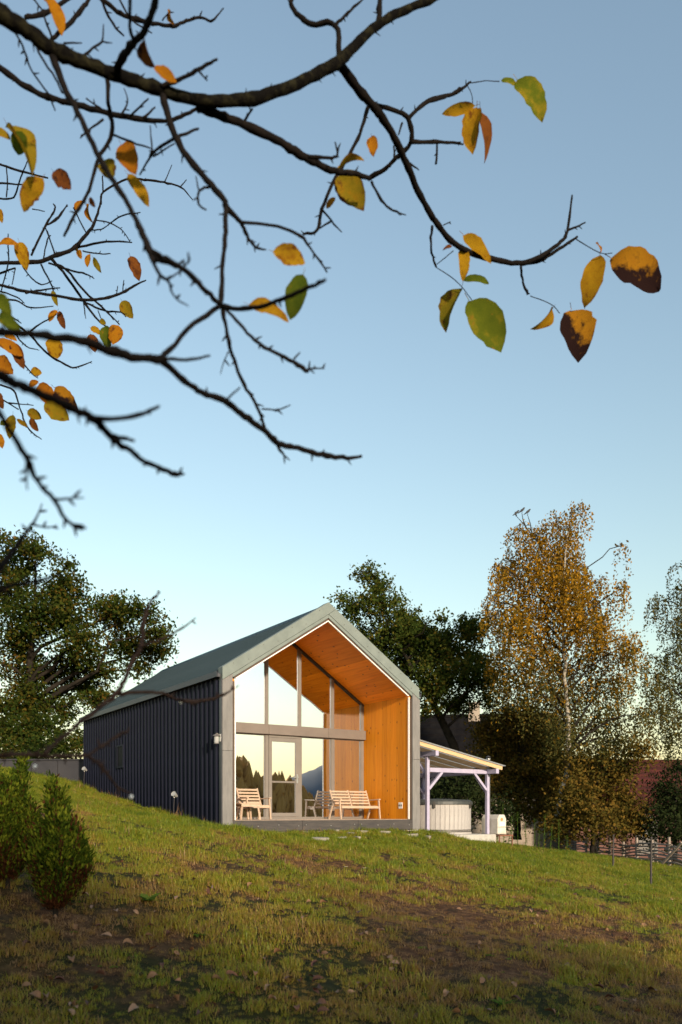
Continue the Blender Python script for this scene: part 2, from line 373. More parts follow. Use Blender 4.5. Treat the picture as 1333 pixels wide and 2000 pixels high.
def ground_mat():
    m, n, o = new_mat('earth_and_turf'); p = n.nodes.new('ShaderNodeBsdfPrincipled'); n.links.new(p.outputs[0], o.inputs[0])
    p.inputs['Roughness'].default_value = .95; p.inputs['Specular IOR Level'].default_value = .1
    a = N(n, 'ShaderNodeAttribute', attribute_name='bare'); g = n.nodes.new('ShaderNodeNewGeometry')
    f = noise(n, g.outputs['Position'], 9, 6, .7); f2 = noise(n, g.outputs['Position'], .05, 3)
    soil = ramp(n, f, [(.3, (.020, .010, .006)), (.5, (.085, .042, .021)), (.72, (.20, .105, .05))])
    turf = ramp(n, f, [(.3, (.010, .012, .004)), (.7, (.035, .035, .010))])
    mx = N(n, 'ShaderNodeMix', data_type='RGBA'); n.links.new(a.outputs['Fac'], mx.inputs[0]); n.links.new(turf, mx.inputs[6]); n.links.new(soil, mx.inputs[7])
    n.links.new(mx.outputs[2], p.inputs['Base Color']); add_bump(n, p, f, .7, .03); return m
M['ground'] = ground_mat(); me.materials.append(M['ground'])
tag(link('ground', me), kind='structure')
#@@PART2
# ------------------------------------------------------------------ the cabin
cabin = empty('cabin', W(0, 0), TH, 'dark metal clad gable cabin with orange timber lined glazed porch', 'house')
WD, LN, GL = 5.5, 10.6, 2.055            # width, length, depth of the porch
EZ, RZ = 3.35, 5.15; SL = (RZ - EZ) / (WD / 2)
def ztop(u): return RZ - SL * abs(u - WD / 2)
def zsof(u): return 4.72 - SL * abs(u - WD / 2)
# plinth and structural walls behind the cladding
MB().box(.03, WD - .03, .03, LN - .03, -1.5, -.275).build('plinth', M['concrete'], cabin, bevel=.01)
for u in (.012, 5.272): MB().box(u, u + .216, -.015, .1, -1.0, -.262).build('column_base', M['concrete'], cabin, bevel=.008)
pitch = .2465; npan = 43
def clad_panel(h):
    b = MB(); p = [(-0.0, 0), (-0.0, .105), (-.034, .128), (-.034, .182), (-.0, .205), (0, pitch - .003)]
    vs = [(x, y) for x, y in p] + [(.03, pitch - .003), (.03, 0)]
    n = len(vs); b.v = [(x, y, 0) for x, y in vs] + [(x, y, h) for x, y in vs]
    for i in range(n): j = (i + 1) % n; b.f.append((i, j, n + j, n + i))
    b.f += [(7, 0, 1, 4), (1, 2, 3, 4), (4, 5, 6, 7), (n + 7, n, n + 1, n + 4), (n + 1, n + 2, n + 3, n + 4), (n + 4, n + 5, n + 6, n + 7)]
    return b.mesh('cladding_panel', M['metal_wall'])
pm = clad_panel(4.62)
wl = MB().box(.031, .25, .12, LN - .02, -1.4, 3.16).build('side_wall', M['flashing'], cabin)
wr = MB().box(WD - .25, WD - .031, .12, LN - .02, -1.4, 3.16).build('side_wall', M['flashing'], cabin)
for i in range(npan - 1):
    link('cladding_panel', pm, wl, (0, .12 + i * pitch, -1.4))
    link('cladding_panel', pm, wr, (WD, .12 + (i + 1) * pitch, -1.4), (0, 0, math.pi))
MB().box(-.012, .028, .004, .118, -1.2, 3.10).build('corner_flashing', M['flashing'], cabin, bevel=.004)
MB().box(WD - .028, WD + .012, .004, .118, -1.2, 3.10).build('corner_flashing', M['flashing'], cabin, bevel=.004)
# back gable
MB().prism([(.03, -1.4), (WD - .03, -1.4), (WD - .03, 3.1), (WD / 2, 4.9), (.03, 3.1)], LN - .018, LN + .02).build('back_wall', M['metal_wall'], cabin)
# roof: ribbed sheets from ridge to eave, on a deck
roof = MB().prism([(-.02, 3.17), (WD / 2, 4.97), (WD + .02, 3.17), (WD + .02, 3.235), (WD / 2, 5.035), (-.02, 3.235)], .16, LN + .06).build('roof', M['flashing'], cabin)
rl = math.hypot(WD / 2 + .08, SL * (WD / 2 + .08))
b = MB(); pr = [(0, 0), (.10, 0), (.115, .04), (.15, .04), (.165, 0), (pitch - .003, 0), (pitch - .003, -.012), (0, -.012)]
n = len(pr); b.v = [(0, y, z) for y, z in pr] + [(rl, y, z) for y, z in pr]
for i in range(n): j = (i + 1) % n; b.f.append((i, j, n + j, n + i))
b.f += [(0, 1, 4, 5, 6, 7), (1, 2, 3, 4), (n, n + 1, n + 4, n + 5, n + 6, n + 7), (n + 1, n + 2, n + 3, n + 4)]
rm = b.mesh('roof_panel', M['metal_roof']); ang = math.atan(SL)
for i in range(42):
    s = .21 + i * pitch
    link('roof_panel', rm, roof, (-.08, s, 5.055 - SL * (WD / 2 + .08) + .0), (0, -ang, 0))
    link('roof_panel', rm, roof, (WD + .08, s + pitch, 5.055 - SL * (WD / 2 + .08)), (0, -ang, math.pi))
MB().prism([(WD/2 - .2, 5.075 - SL * .2), (WD/2, 5.09), (WD/2 + .2, 5.075 - SL * .2), (WD/2 + .2, 5.065 - SL * .2 + .028), (WD/2, 5.118), (WD/2 - .2, 5.065 - SL * .2 + .028)], .21, LN + .08).build('ridge_cap', M['metal_roof'], roof)
for sgn in (0, 1):
    g = MB(); f = (lambda x: x) if sgn == 0 else (lambda x: WD - x)
    pts = [(-.095, 3.255), (-.105, 3.255), (-.11, 3.13), (-.02, 3.13), (-.02, 3.14), (-.10, 3.14)]
    g.prism([(f(x), z) for x, z in pts], .03, LN + .06).build('eave_gutter', M['gutter'], roof)
    g = MB().prism([(f(x), z) for x, z in [(-.088, 3.142), (-.022, 3.142), (-.022, 3.20), (-.088, 3.20)]], .032, LN + .05).build('eave_board', M['flashing'], roof)
# front trim boards
y0, y1 = -.03, .2
MB().prism([(0, EZ), (WD/2, RZ), (2.957, 5.014), (2.752, 4.866), (0, 3.066)], y0, y1).build('gable_trim', M['trim'], cabin, bevel=.004)
MB().prism([(2.962, 5.011), (WD, EZ), (WD, 3.066), (2.757, 4.862)], y0, y1).build('gable_trim', M['trim'], cabin, bevel=.004)
def band(o0, o1, u0, u1, ya, yb, mat, nm):
    for a, c in ((u0, WD / 2 - .002), (WD / 2 + .002, u1)):
        MB().prism([(a, ztop(a) - o0), (c, ztop(c) - o0), (c, ztop(c) - o1), (a, ztop(a) - o1)], ya, yb).build(nm, mat, cabin)
band(.292, .372, .249, WD - .22, -.022, .19, M['trim'], 'inner_trim')
band(.374, .428, .29, WD - .29, .004, .19, M['brown_edge'], 'lining_edge')
for i in range(14):                       # fixings along the verge
    f = (i % 7 + .5) / 7; u_ = f * 2.6 + .08 if i < 7 else WD - .08 - f * 2.4
    MB().lathe([(.011, 0), (.009, .004)], 7).build('screw', M['frame_dark'], cabin, loc=(u_, y0 - .001, ztop(u_) - .07 - .12 * (i % 2)), rot=(R(90), 0, 0))
# columns: fibre cement boards, the left one in two pieces
for u in (0.0, 5.284):
    zc = 1.52
    def ct(x): return ztop(x) - .291
    a, c = u + .001, u + .2455
    MB().prism([(a, zc + .003), (c, zc + .003), (c, ct(c) if u < 1 else ct(c)), (a, ct(a))], y0 + .004, .115).build('column_board', M['concrete_board'], cabin, bevel=.003)
    MB().box(a, c - .003, y0 + .002, .113, -.26, zc - .003).build('column_board', M['concrete_board'], cabin, bevel=.003)
# timber lined porch
TZ = zsof(.305)
for a, c in ((.249, .302), (5.198, 5.281)): MB().box(a, c, .01, .19, .0, 3.06).build('lining_edge', M['brown_edge'], cabin)
for a, c in ((.303, .326), (5.174, 5.197)): MB().box(a, c, -.010, .029, .002, TZ - .03).build('white_batten', M['white_paint'], cabin)
for a, c in ((.326, WD/2 - .001), (WD/2 + .001, WD - .326)):
    MB().prism([(a, zsof(a) + .002), (c, zsof(c) + .002), (c, zsof(c) - .024), (a, zsof(a) - .024)], -.010, .029).build('white_batten', M['white_paint'], cabin)
MB().box(.25, .305, .031, GL + .02, .0, TZ).build('porch_wall_panel', M['panel_wall'], cabin)
MB().box(5.195, 5.25, .031, GL + .02, .0, TZ).build('porch_wall_panel', M['panel_wall'], cabin)
for a, c in ((.307, WD/2 - .001), (WD/2 + .001, 5.193)):
    MB().prism([(a, zsof(a)), (c, zsof(c)), (c, zsof(c) + .06), (a, zsof(a) + .06)], .031, GL + .02).build('soffit_panel', M['panel_soffit'], cabin)
# socket on the right wall
so_ = MB().box(5.183, 5.195, .27, .43, .27, .43).build('wall_socket', M['white_paint'], cabin, bevel=.004)
for y in (.31, .39): MB().lathe([(.028, 0), (.028, .004)], 12).build('socket_well', M['frame'], so_, loc=(5.183, y, .35), rot=(0, -R(90), 0))
# deck
for i in range(15):
    yy = .05 + i * .137
    MB().box(.249, 5.25, yy, yy + .131, -.035, 0).build('deck_board', M['deck'], cabin, bevel=.003)
for a, c in ((.25, 2.03), (2.036, 3.60), (3.606, 5.28)):
    fb = MB().box(a, c, -.022, .044, -.262, -.012).build('deck_fascia', M['fascia_board'], cabin, bevel=.004)
    k = int((c - a) / .55)
    for j in range(k + 1):
        MB().lathe([(.013, 0), (.011, .006)], 8).build('screw', M['steel'], fb, loc=(a + .1 + j * (c - a - .2) / max(k, 1), -.022, -.13 + .012 * (-1) ** j), rot=(R(90), 0, 0))
# glazed front, 5 bays of a metre, coated panes
mu = [.35, 1.21, 2.19, 3.16, 4.18, 5.15]; ZB0, ZB1 = 2.15, 2.40
yA, yB = GL - .06, GL + .0
front = MB().box(.305, 5.195, yA + .001, yB + .06, .0, .055).build('window_wall', M['frame'], cabin)
for a, c in ((.307, 2.19), (2.194, 3.98), (3.984, 5.193)):
    MB().box(a, c, yA - .10, yB + .08, ZB0, ZB1).build('transom_panel', M['transom'], front, bevel=.004)
for i, u in enumerate(mu):
    hw = .045
    a, c = u - hw, u + hw
    mt = M['frame']
    MB().prism([(a, ZB1), (c, ZB1), (c, zsof(c)), (WD/2, zsof(WD/2)) if a < WD/2 < c else (u, (zsof(a) + zsof(c)) / 2), (a, zsof(a))], yA, yB + .04).build('mullion', mt, front, bevel=.003)
    MB().box(a, c, yA, yB + .04, .055, ZB0).build('mullion', mt, front, bevel=.003)
for a, c in ((.307, WD/2), (WD/2, 5.193)):
    MB().prism([(a, zsof(a) - .001), (c, zsof(c) - .001), (c, zsof(c) - .055), (a, zsof(a) - .055)], yA - .012, yB + .03).build('head_rail', M['frame_dark'], front)
for i in range(5):
    a, c = mu[i] + .045, mu[i + 1] - .045
    top = [(c, zsof(c) - .05), (a, zsof(a) - .05)]
    if a < WD / 2 < c: top = [(c, zsof(c) - .05), (WD/2, zsof(WD/2) - .05), (a, zsof(a) - .05)]
    MB().prism([(a, ZB1), (c, ZB1)] + top, GL - .02, GL - .008).build('pane', M['glass'], front)
    for fr in ((a, a + .02, ZB1, None), ):
        pass
    if i != 2: 
        MB().box(a, c, GL - .02, GL - .008, .055, ZB0).build('pane', M['glass'], front)
        for x0, x1 in ((a, a + .022), (c - .022, c)): MB().box(x0, x1, GL - .045, GL - .021, .056, ZB0 - .001).build('glazing_bead', M['frame'], front)
        MB().box(a + .023, c - .023, GL - .045, GL - .021, ZB0 - .03, ZB0 - .001).build('glazing_bead', M['frame'], front)
# door in the third bay
da, dc = mu[2] + .047, mu[3] - .047
door = MB().box(da, da + .09, GL - .075, GL - .01, .06, 2.08).box(dc - .09, dc, GL - .075, GL - .01, .06, 2.08)\
    .box(da + .09, dc - .09, GL - .074, GL - .011, 1.98, 2.079).box(da + .09, dc - .09, GL - .074, GL - .011, .061, .16)\
    .box(da + .09, dc - .09, GL - .07, GL - .015, .93, .975).build('door', M['frame'], cabin, bevel=.003)
MB().box(da, dc, GL - .075, GL - .01, 2.084, ZB0 - .001).build('door_head', M['frame'], cabin)
MB().box(da + .09, dc - .09, GL - .045, GL - .033, .976, 1.979).build('pane', M['glass'], door)
MB().box(da + .09, dc - .09, GL - .045, GL - .033, .161, .929).build('pane', M['glass'], door)
MB().box(dc - .065, dc - .025, GL - .083, GL - .074, .93, 1.16).beam((dc - .045, GL - .08, 1.08), (dc - .045, GL - .13, 1.08), .02, .02).beam((dc - .04, GL - .13, 1.08), (dc - .19, GL - .13, 1.075), .022, .022).build('handle', M['steel'], door)
# room behind the glass
room = MB().box(.31, 5.19, GL + .1, 6.0, -.02, -.001).build('room_floor', M['deck'], cabin)
MB().prism([(.31, 0), (5.19, 0), (5.19, 3.0), (WD / 2, 4.65), (.31, 3.0)], 6.0, 6.05).build('room_wall', M['stucco'], cabin)
for a, c in ((.25, .305), (5.195, 5.25)): MB().box(a, c, GL + .021, 6.0, 0, TZ).build('room_wall', M['panel_wall'], cabin)
for a, c in ((.307, WD/2 - .001), (WD/2 + .001, 5.193)):
    MB().prism([(a, zsof(a)), (c, zsof(c)), (c, zsof(c) + .06), (a, zsof(a) + .06)], GL + .1, 6.0).build('room_ceiling', M['panel_soffit'], cabin)
# small side window and corner lantern
sw = MB().box(-.055, .0, 6.42, 7.0, 1.45, 1.50).box(-.055, .0, 6.42, 7.0, 2.06, 2.11).box(-.055, .0, 6.42, 6.47, 1.501, 2.059).box(-.055, .0, 6.95, 7.0, 1.501, 2.059).build('side_window', M['metal_wall'], cabin)
MB().box(-.038, -.03, 6.47, 6.95, 1.501, 2.059).build('pane', M['dark_glass'], sw)
la = MB().box(-.03, -.012, .03, .10, 1.72, 1.88).build('wall_lantern', M['steel'], cabin)
MB().lathe([(.05, 0), (.055, .02), (.055, .14), (.05, .15)], 10).build('lantern_glass', M['lamp_grey'], la, loc=(-.1, .065, 1.68))
MB().lathe([(.095, 0), (.07, .025), (.02, .055)], 10).build('lantern_cap', M['frame'], la, loc=(-.1, .065, 1.832))
MB().beam((-.03, .065, 1.86), (-.1, .065, 1.9), .015, .015).build('lantern_arm', M['frame'], la)
MB().lathe([(.06, 0), (.055, .012)], 10).build('lantern_foot', M['frame'], la, loc=(-.1, .065, 1.667))

# ------------------------------------------------------------------ porch furniture
def seat(name, label, cat, u, s, wd, rz=0.0, cols=1):
    t = empty(name, W(u, s), TH + rz, label, cat); m = M['pale_wood']; h = wd / 2
    for sx in (-1, 1):
        x = sx * h
        MB().beam((x, -.27, 0), (x, -.21, .50), .032, .05, (0, 1, 0)).build('leg', m, t, bevel=.004)
        MB().beam((x, .30, 0), (x, .14, .34), .032, .05, (0, 1, 0)).build('leg', m, t, bevel=.004)
        MB().beam((x, -.27, .515), (x, .26, .50), .06, .026).build('armrest', m, t, bevel=.004)
        MB().beam((x * .93, .10, .26), (x * .93, .33, .76), .03, .045, (0, 1, 0)).build('back_post', m, t, bevel=.004)
        MB().beam((x * .965, -.24, .30), (x * .965, .17, .27), .024, .055).build('side_rail', m, t)
    MB().box(-h * .93, h * .93, -.262, -.238, .275, .335).build('front_rail', m, t, bevel=.003)
    for j in range(6):
        y = -.225 + j * .068
        MB().box(-h * .92, h * .92, y, y + .052, .325 - .006 * j, .345 - .006 * j).build('seat_slat', m, t, bevel=.003)
    for j in range(5):
        f = .30 + j * .155; yy = .085 + .23 * f; zz = .26 + .5 * f
        x0 = -h * .9
        for c in range(cols):
            a = -h * .91 + c * (h * 1.82 / cols) + (.012 if c else 0); e = -h * .91 + (c + 1) * (h * 1.82 / cols) - (.012 if c < cols - 1 else 0)
            MB().beam((a, yy - .012, zz), (e, yy - .012, zz), .018, .048, (0, .42, .9)).build('back_slat', m, t, bevel=.003)
    if cols > 1: MB().beam((0, .115, .26), (0, .345, .76), .04, .03, (0, 1, 0)).build('back_post', m, t, bevel=.003)
    return t
seat('slatted_bench', 'long pale slatted wooden bench by the orange porch wall', 'bench', 4.5, 1.42, 1.24, 0, 2)
seat('slatted_armchair', 'pale slatted wooden armchair left of the glass door', 'armchair', 1.42, 1.25, .62, R(3), 1)
st = empty('side_table', W(.95, .72), TH, 'small low pale wooden table beside the armchair', 'table')
for i in range(5): MB().box(-.27, .27, -.26 + i * .106, -.26 + i * .106 + .094, .36, .38).build('table_slat', M['pale_wood'], st, bevel=.003)
MB().box(-.24, .24, -.25, -.23, .30, .359).box(-.24, .24, .23, .25, .30, .359).build('apron', M['pale_wood'], st)
for sx in (-1, 1):
    for sy in (-1, 1): MB().beam((sx * .25, sy * .235, 0), (sx * .20, sy * .20, .36), .04, .04).build('leg', M['pale_wood'], st, bevel=.003)

# ------------------------------------------------------------------ lean-to with the hot tub
PADZ = -.45
pad = MB().box(5.75, 8.98, .75, 4.6, -2.2, PADZ).build('concrete_pad', M['concrete'], None, bevel=.02, loc=W(0, 0), rot=(0, 0, TH))
tag(pad, 'pale concrete slab carrying the hot tub and lean-to', 'slab')
pg = empty('tub_shelter', W(0, 0), TH, 'lilac painted timber lean-to shelter over the hot tub', 'shelter')
lil = M['lilac_paint']
posts = [(6.62, 1.0, 1.70), (8.86, 1.0, 1.28), (6.62, 3.9, 1.70), (8.86, 3.9, 1.28)]
for u, s, zt in posts: MB().box(u - .047, u + .047, s - .047, s + .047, PADZ, zt).build('post', lil, pg, bevel=.006)
for u, zb in ((6.62, 1.70), (8.86, 1.28)):
    MB().box(u - .055, u + .055, .58, 4.35, zb, zb + .14).build('beam', lil, pg, bevel=.006)
    for s, e in ((1.0, 1), (3.9, -1)): MB().beam((u, s + e * .05, zb - .5), (u, s + e * .5, zb - .02), .07, .07, (1, 0, 0)).build('brace', lil, pg)
for s in (1.0, 3.9):
    MB().box(6.68, 8.80, s - .045, s + .045, 1.28, 1.40).build('tie_beam', lil, pg, bevel=.006)
    MB().beam((6.67, s, .82), (7.14, s, 1.29), .07, .07, (0, 1, 0)).build('brace', lil, pg)
    MB().beam((8.81, s, .82), (8.34, s, 1.29), .07, .07, (0, 1, 0)).build('brace', lil, pg)
def zr(u): return 1.84 + (6.62 - u) * .1875
for i in range(7):
    s = .62 + i * .60
    MB().beam((5.62, s, zr(5.62) + .06), (9.06, s, zr(9.06) + .06), .06, .12).build('rafter', M['rafter_wood'], pg, bevel=.004)
for i in range(7):
    s = .50 + i * .575
    MB().beam((5.60, s + .285, zr(5.60) + .128), (9.10, s + .285, zr(9.10) + .128), .57, .012).build('roof_sheet', M['opal'], pg)
# hot tub: staves, bands, lid
TU, TS, TR = 7.98, 2.15, .96
tub = empty('hot_tub', W(TU, TS, PADZ), TH, 'round wooden hot tub with dark lid under the lean-to', 'hot tub')
ns = 44; a2 = math.pi / ns
sb = MB(); wv = 2 * TR * math.tan(a2) * .955
sb.box(-.03, .0, -wv / 2, wv / 2, .05, .85); sm = sb.mesh('stave', M['stave'], bevel=.006)
for i in range(ns):
    t = 2 * math.pi * i / ns
    link('stave', sm, tub, (TR * math.cos(t), TR * math.sin(t), 0), (0, 0, t))
MB().lathe([(TR - .032, .03), (TR - .032, .84)], 44).build('tub_liner', M['lid'], tub)
for z in (.06, .10): MB().lathe([(TR + .004, z), (TR + .007, z + .004), (TR + .007, z + .026), (TR + .004, z + .03)], 44).build('hoop', M['frame_dark'], tub)
MB().lathe([(TR - .05, 0), (TR + .02, .0), (TR + .02, .05), (TR - .05, .05)], 44).build('base_ring', M['stave'], tub)
ld = MB().lathe([(TR + .05, .852), (TR + .05, .93), (TR - .02, .985), (.3, 1.02), (.02, 1.03)], 44).build('lid', M['lid'], tub)
for t in (3.9, 5.2): MB().box(-.02, .012, -.03, .03, .74, .93).build('lid_strap', M['frame_dark'], tub, loc=((TR + .045) * math.cos(t), (TR + .045) * math.sin(t), 0), rot=(0, 0, t))
# wood fired heater with flue on a rusty stand
HU, HS = 9.12, 1.02
stv = empty('tub_heater', W(HU, HS, PADZ - .02), TH, 'white enamel water heater with steel flue beside the lean-to post', 'heater')
pf = [(-.17, .02), (.17, .02), (.17, .46), (.10, .58), (-.10, .58), (-.17, .46)]
bd = MB().prism(pf, -.35, .32).build('body', M['enamel'], stv, bevel=.012)
MB().box(-.12, .12, -.362, -.351, .05, .2).build('ash_door', M['enamel'], stv, bevel=.004)
MB().box(-.10, .10, -.358, -.351, .26, .36).build('notice_plate', M['white_paint'], stv)
MB().box(-.165, .165, -.356, -.351, .215, .228).build('seam', M['frame'], stv)
MB().lathe([(.055, 0), (.05, .006)], 9).build('rust_stain', M['rust_spot'], stv, loc=(-.01, -.351, .44), rot=(R(90), 0, 0))
fl = MB().lathe([(.06, 0), (.06, 1.62), (.065, 1.62), (.065, 1.66), (.06, 1.66)], 14).build('flue', M['flue'], stv, loc=(-.05, .16, .56), smooth=True)
MB().lathe([(.085, 0), (.02, .05)], 12).build('cowl', M['frame_dark'], fl, loc=(0, 0, 1.69))
sd_ = empty('heater_stand', W(9.18, 1.0, PADZ - .04), TH, 'rusty angle iron stand beneath the white heater', 'stand')
MB().box(-.19, .36, -.36, .36, -.02, .018).build('top_plate', M['rust'], sd_)
for x in (-.17, .34):
    for y in (-.34, .34): MB().box(x - .012, x + .012, y - .012, y + .012, -1.1, -.021).build('leg', M['rust'], sd_)
# whitewashed ladder rack at the back of the shelter
lr = empty('ladder_rack', W(8.0, 3.45, PADZ), TH, 'lilac slatted ladder rack standing behind the tub', 'ladder')
for x in (-.12, .12): MB().beam((x, .0, 0), (x, .22, 1.75), .05, .05, (0, 1, 0)).build('rail', lil, lr)
for i in range(7): MB().beam((-.095, .03 + i * .03, .3 + i * .22), (.095, .03 + i * .03, .3 + i * .22), .035, .035).build('rung', lil, lr)
tag(MB().box(-.06, .06, -.05, .05, 0, .2).build('meter_box', M['white_paint'], None, bevel=.006, loc=W(6.15, 1.4, PADZ), rot=(0, 0, TH)), 'small white box on the slab by the cabin corner', 'box')

# ------------------------------------------------------------------ stepping stones
stones = [(657.6,1625.5,70),(708,1627,130),(751,1628,150),(801.6,1633.5,170),(684,1631,100),(627,1642,190),(668,1640.5,110),(698,1639,60),(836,1637,70)]
words = ['nearest the deck, left end', 'below the bench', 'below the orange wall', 'in front of the right column', 'small, in the middle of the group', 'broad, nearest the camera', 'narrow, just right of the broad one', 'smallest, out on the lawn', 'by the tub slab']
for (px, py, wp), tx in zip(stones, words):
    p = hit(px, py); r = wp * .18 / F_PX * p.y / 2 * 1.12
    b = MB(); k = 7; aa = sorted(random.uniform(0, 6.28) for _ in range(k)); aa = [i * 6.283 / k + random.uniform(-.25, .25) for i in range(k)]
    poly = [(r * math.cos(a) * random.uniform(.85, 1.1), max(r * .75, .2) * math.sin(a) * random.uniform(.85, 1.1)) for a in aa]
    b.v = [(x, y, z) for z in (-.12, .055) for x, y in poly]; b.f = [tuple(range(k)), tuple(k + i for i in range(k))] + [(i, (i + 1) % k, k + (i + 1) % k, k + i) for i in range(k)]
    o = b.build('stepping_stone', M['flagstone'], None, bevel=.012, loc=p + Vector((0, 0, .005)), rot=(random.uniform(-.04, .04), random.uniform(-.04, .04), random.uniform(-.3, .3)))
    tag(o, 'flat pale stepping stone in the lawn, ' + tx, 'stone', 'stepping stones before the porch')
#@@PART3
# ------------------------------------------------------------------ trees
def unit(v): return v / np.maximum(np.linalg.norm(v, axis=-1, keepdims=True), 1e-9)
def leaf_quads(C, size, aspect=.6, up=None, flat=0.0):
    """one rhombic leaf per centre, random attitude"""
    n = len(C); a = unit(rng.normal(size=(n, 3)))
    if up is not None: a = unit(a * (1 - flat) + up * flat)
    b = unit(np.cross(a, rng.normal(size=(n, 3)))); s = size * rng.uniform(.65, 1.35, (n, 1))
    V = np.empty((n, 4, 3)); V[:, 0] = C - a * s * .5; V[:, 1] = C + b * s * aspect * .5; V[:, 2] = C + a * s * .5; V[:, 3] = C - b * s * aspect * .5
    return V.reshape(-1, 3)
def curve_pts(a, b, n=6, sag=0.0, wob=.0):
    a = np.array(a, float); b = np.array(b, float); L = np.linalg.norm(b - a); t = np.linspace(0, 1, n)
    p = a + (b - a) * t[:, None]; p[:, 2] += sag * L * 4 * t * (1 - t)
    w_ = rng.normal(size=(n, 3)) * wob * L; w_[0] = 0; w_[-1] = 0; return p + w_
def make_tree(name, label, Y, trunk, clumps, mat, bark, n_leaf, lsize, style='round', r0=.22, depth=2.0, group=None, cat='tree', spray=.9, limb_from=.25, aspect=.6, droop=(.7, 1.9), twigs=1.0, split=None):
    """trunk: list of (px, py) from the foot up; clumps: (px, py, rx, ry) ellipses in photo pixels at depth Y"""
    base = P(trunk[0][0], trunk[0][1], Y); root = empty(name, base, 0, label, cat, group); B = np.array(base)
    tp = np.array([P(x, y, Y) for x, y in trunk]); tp[1:, 1] += rng.normal(size=len(tp) - 1) * .12
    # finer trunk
    tt = np.linspace(0, len(tp) - 1, len(tp) * 4); T = np.stack([np.interp(tt, np.arange(len(tp)), tp[:, k]) for k in range(3)], 1)
    T[1:-1] += rng.normal(size=(len(T) - 2, 3)) * .025
    rr = r0 * (1 - np.linspace(0, 1, len(T)) * .88); rr[0] *= 1.3
    MB().tube(T - B, list(rr), 8).build('trunk', bark, root, smooth=True)
    k = Y / F_PX; sc = []; sdir = []; lim = MB(); tw = MB()
    if style == 'weep': clumps = [(a_, b_, c_ * .84, d_ * .84) for a_, b_, c_, d_ in clumps]
    area = sum(c[2] * c[3] for c in clumps)
    for (px, py, rx, ry) in clumps:
        c = np.array(P(px, py, Y)); c[1] += rng.uniform(-1, 1) * depth * .55
        rad = np.array([rx * k, min(depth, max(rx, ry) * k * 1.0 + .3), ry * k])
        # limb from the trunk to the clump
        want = c[2] - abs(c[0] - np.interp(c[2], T[:, 2], T[:, 0])) * (.55 if style == 'round' else .9)
        j = int(np.clip(np.argmin(abs(T[:, 2] - want)), len(T) * limb_from, len(T) - 1)); L = np.linalg.norm(c - T[j])
        if L > .4:
            pts = curve_pts(T[j], c, 7, .06 if style == 'round' else .12, .025)
            r1 = min(rr[j] * .6, .022 * L + .02); lim.tube(pts - B, list(np.linspace(r1, .018, 7)), 5, False)
        ns = max(3, int(n_leaf * rx * ry / area / 14))
        d = unit(rng.normal(size=(ns, 3))); q = c + d * rad * (rng.random((ns, 1)) ** .45)
        sc.append(q); sdir.append(unit(q - c + rng.normal(size=(ns, 3)) * .3 * rad.mean()))
        for i in range(int(min(ns, 14) * twigs)):
            pts = curve_pts(c, q[i], 4, .05, .05); tw.tube(pts - B, [.016, .012, .009, .005], 3, False)
    q = np.concatenate(sc); d = np.concatenate(sdir)
    if lim.v: tag(lim.build('branches', bark if style != 'weep' else M['trunk_dark'], root, smooth=True), kind='stuff')
    if tw.v: tag(tw.build('twigs', bark if style != 'weep' else M['trunk_dark'], root), kind='stuff')
    if style == 'round':
        m = 14; t = rng.uniform(-.5, .5, (len(q), m, 1)); C = q[:, None] + d[:, None] * t * spray + rng.normal(size=(len(q), m, 3)) * spray * .16
        V = leaf_quads(C.reshape(-1, 3), lsize, aspect)
    else:
        m = 14; ln = rng.uniform(*droop, (len(q), 1, 1)); t = np.linspace(0, 1, m)[None, :, None]
        C = q[:, None] + d[:, None] * np.array([.5, .5, .0]) * np.sqrt(t) * .5 + np.array([0, 0, -1.0]) * t ** 1.2 * ln + rng.normal(size=(len(q), m, 3)) * .05
        V = leaf_quads(C.reshape(-1, 3), lsize, aspect, np.array([0, 0, -1.0]), .45)
    if split:                                   # greener below a given height
        Z = V.reshape(-1, 4, 3)[:, 0, 2]; zc = P(0, split[0], Y).z; lo = Z + rng.normal(size=len(Z)) * 1.3 < zc
        for nm, k_, m_ in (('crown', ~lo, mat), ('lower_crown', lo, split[1])): o = link(nm, quads_mesh(nm, V.reshape(-1, 4, 3)[k_].reshape(-1, 3) - B, m_), root); o['kind'] = 'stuff'
        return root
    o = link('crown', quads_mesh('crown', V - B, mat), root); o['kind'] = 'stuff'
    return root
M['oak_leaf'] = leafmat('oak_leaf', [(.25, (.020, .036, .008)), (.5, (.038, .056, .010)), (.7, (.068, .066, .012)), (.9, (.14, .075, .014))], .35, world=True, sc=.35, rand=.55)
M['maple_leaf'] = leafmat('maple_leaf', [(.25, (.030, .050, .011)), (.5, (.055, .078, .015)), (.7, (.105, .100, .018)), (.85, (.17, .10, .018))], .35, world=True, sc=.4, rand=.45)
M['birch_leaf'] = leafmat('birch_leaf', [(.25, (.10, .066, .012)), (.42, (.24, .13, .014)), (.58, (.42, .215, .018)), (.75, (.16, .12, .02))], .4, world=True, sc=.35, rand=.5)
M['birch_green'] = leafmat('birch_green', [(.2, (.05, .055, .018)), (.5, (.085, .085, .025)), (.8, (.15, .11, .03))], .4, world=True, sc=.4, rand=.5)
M['bush_leaf'] = leafmat('bush_leaf', [(.2, (.045, .042, .010)), (.5, (.10, .075, .016)), (.8, (.17, .10, .02))], .3, world=True, sc=.6, rand=.6)
M['dark_leaf'] = leafmat('dark_leaf', [(.3, (.012, .020, .008)), (.7, (.030, .040, .014))], .25, world=True, sc=.5, rand=.5)

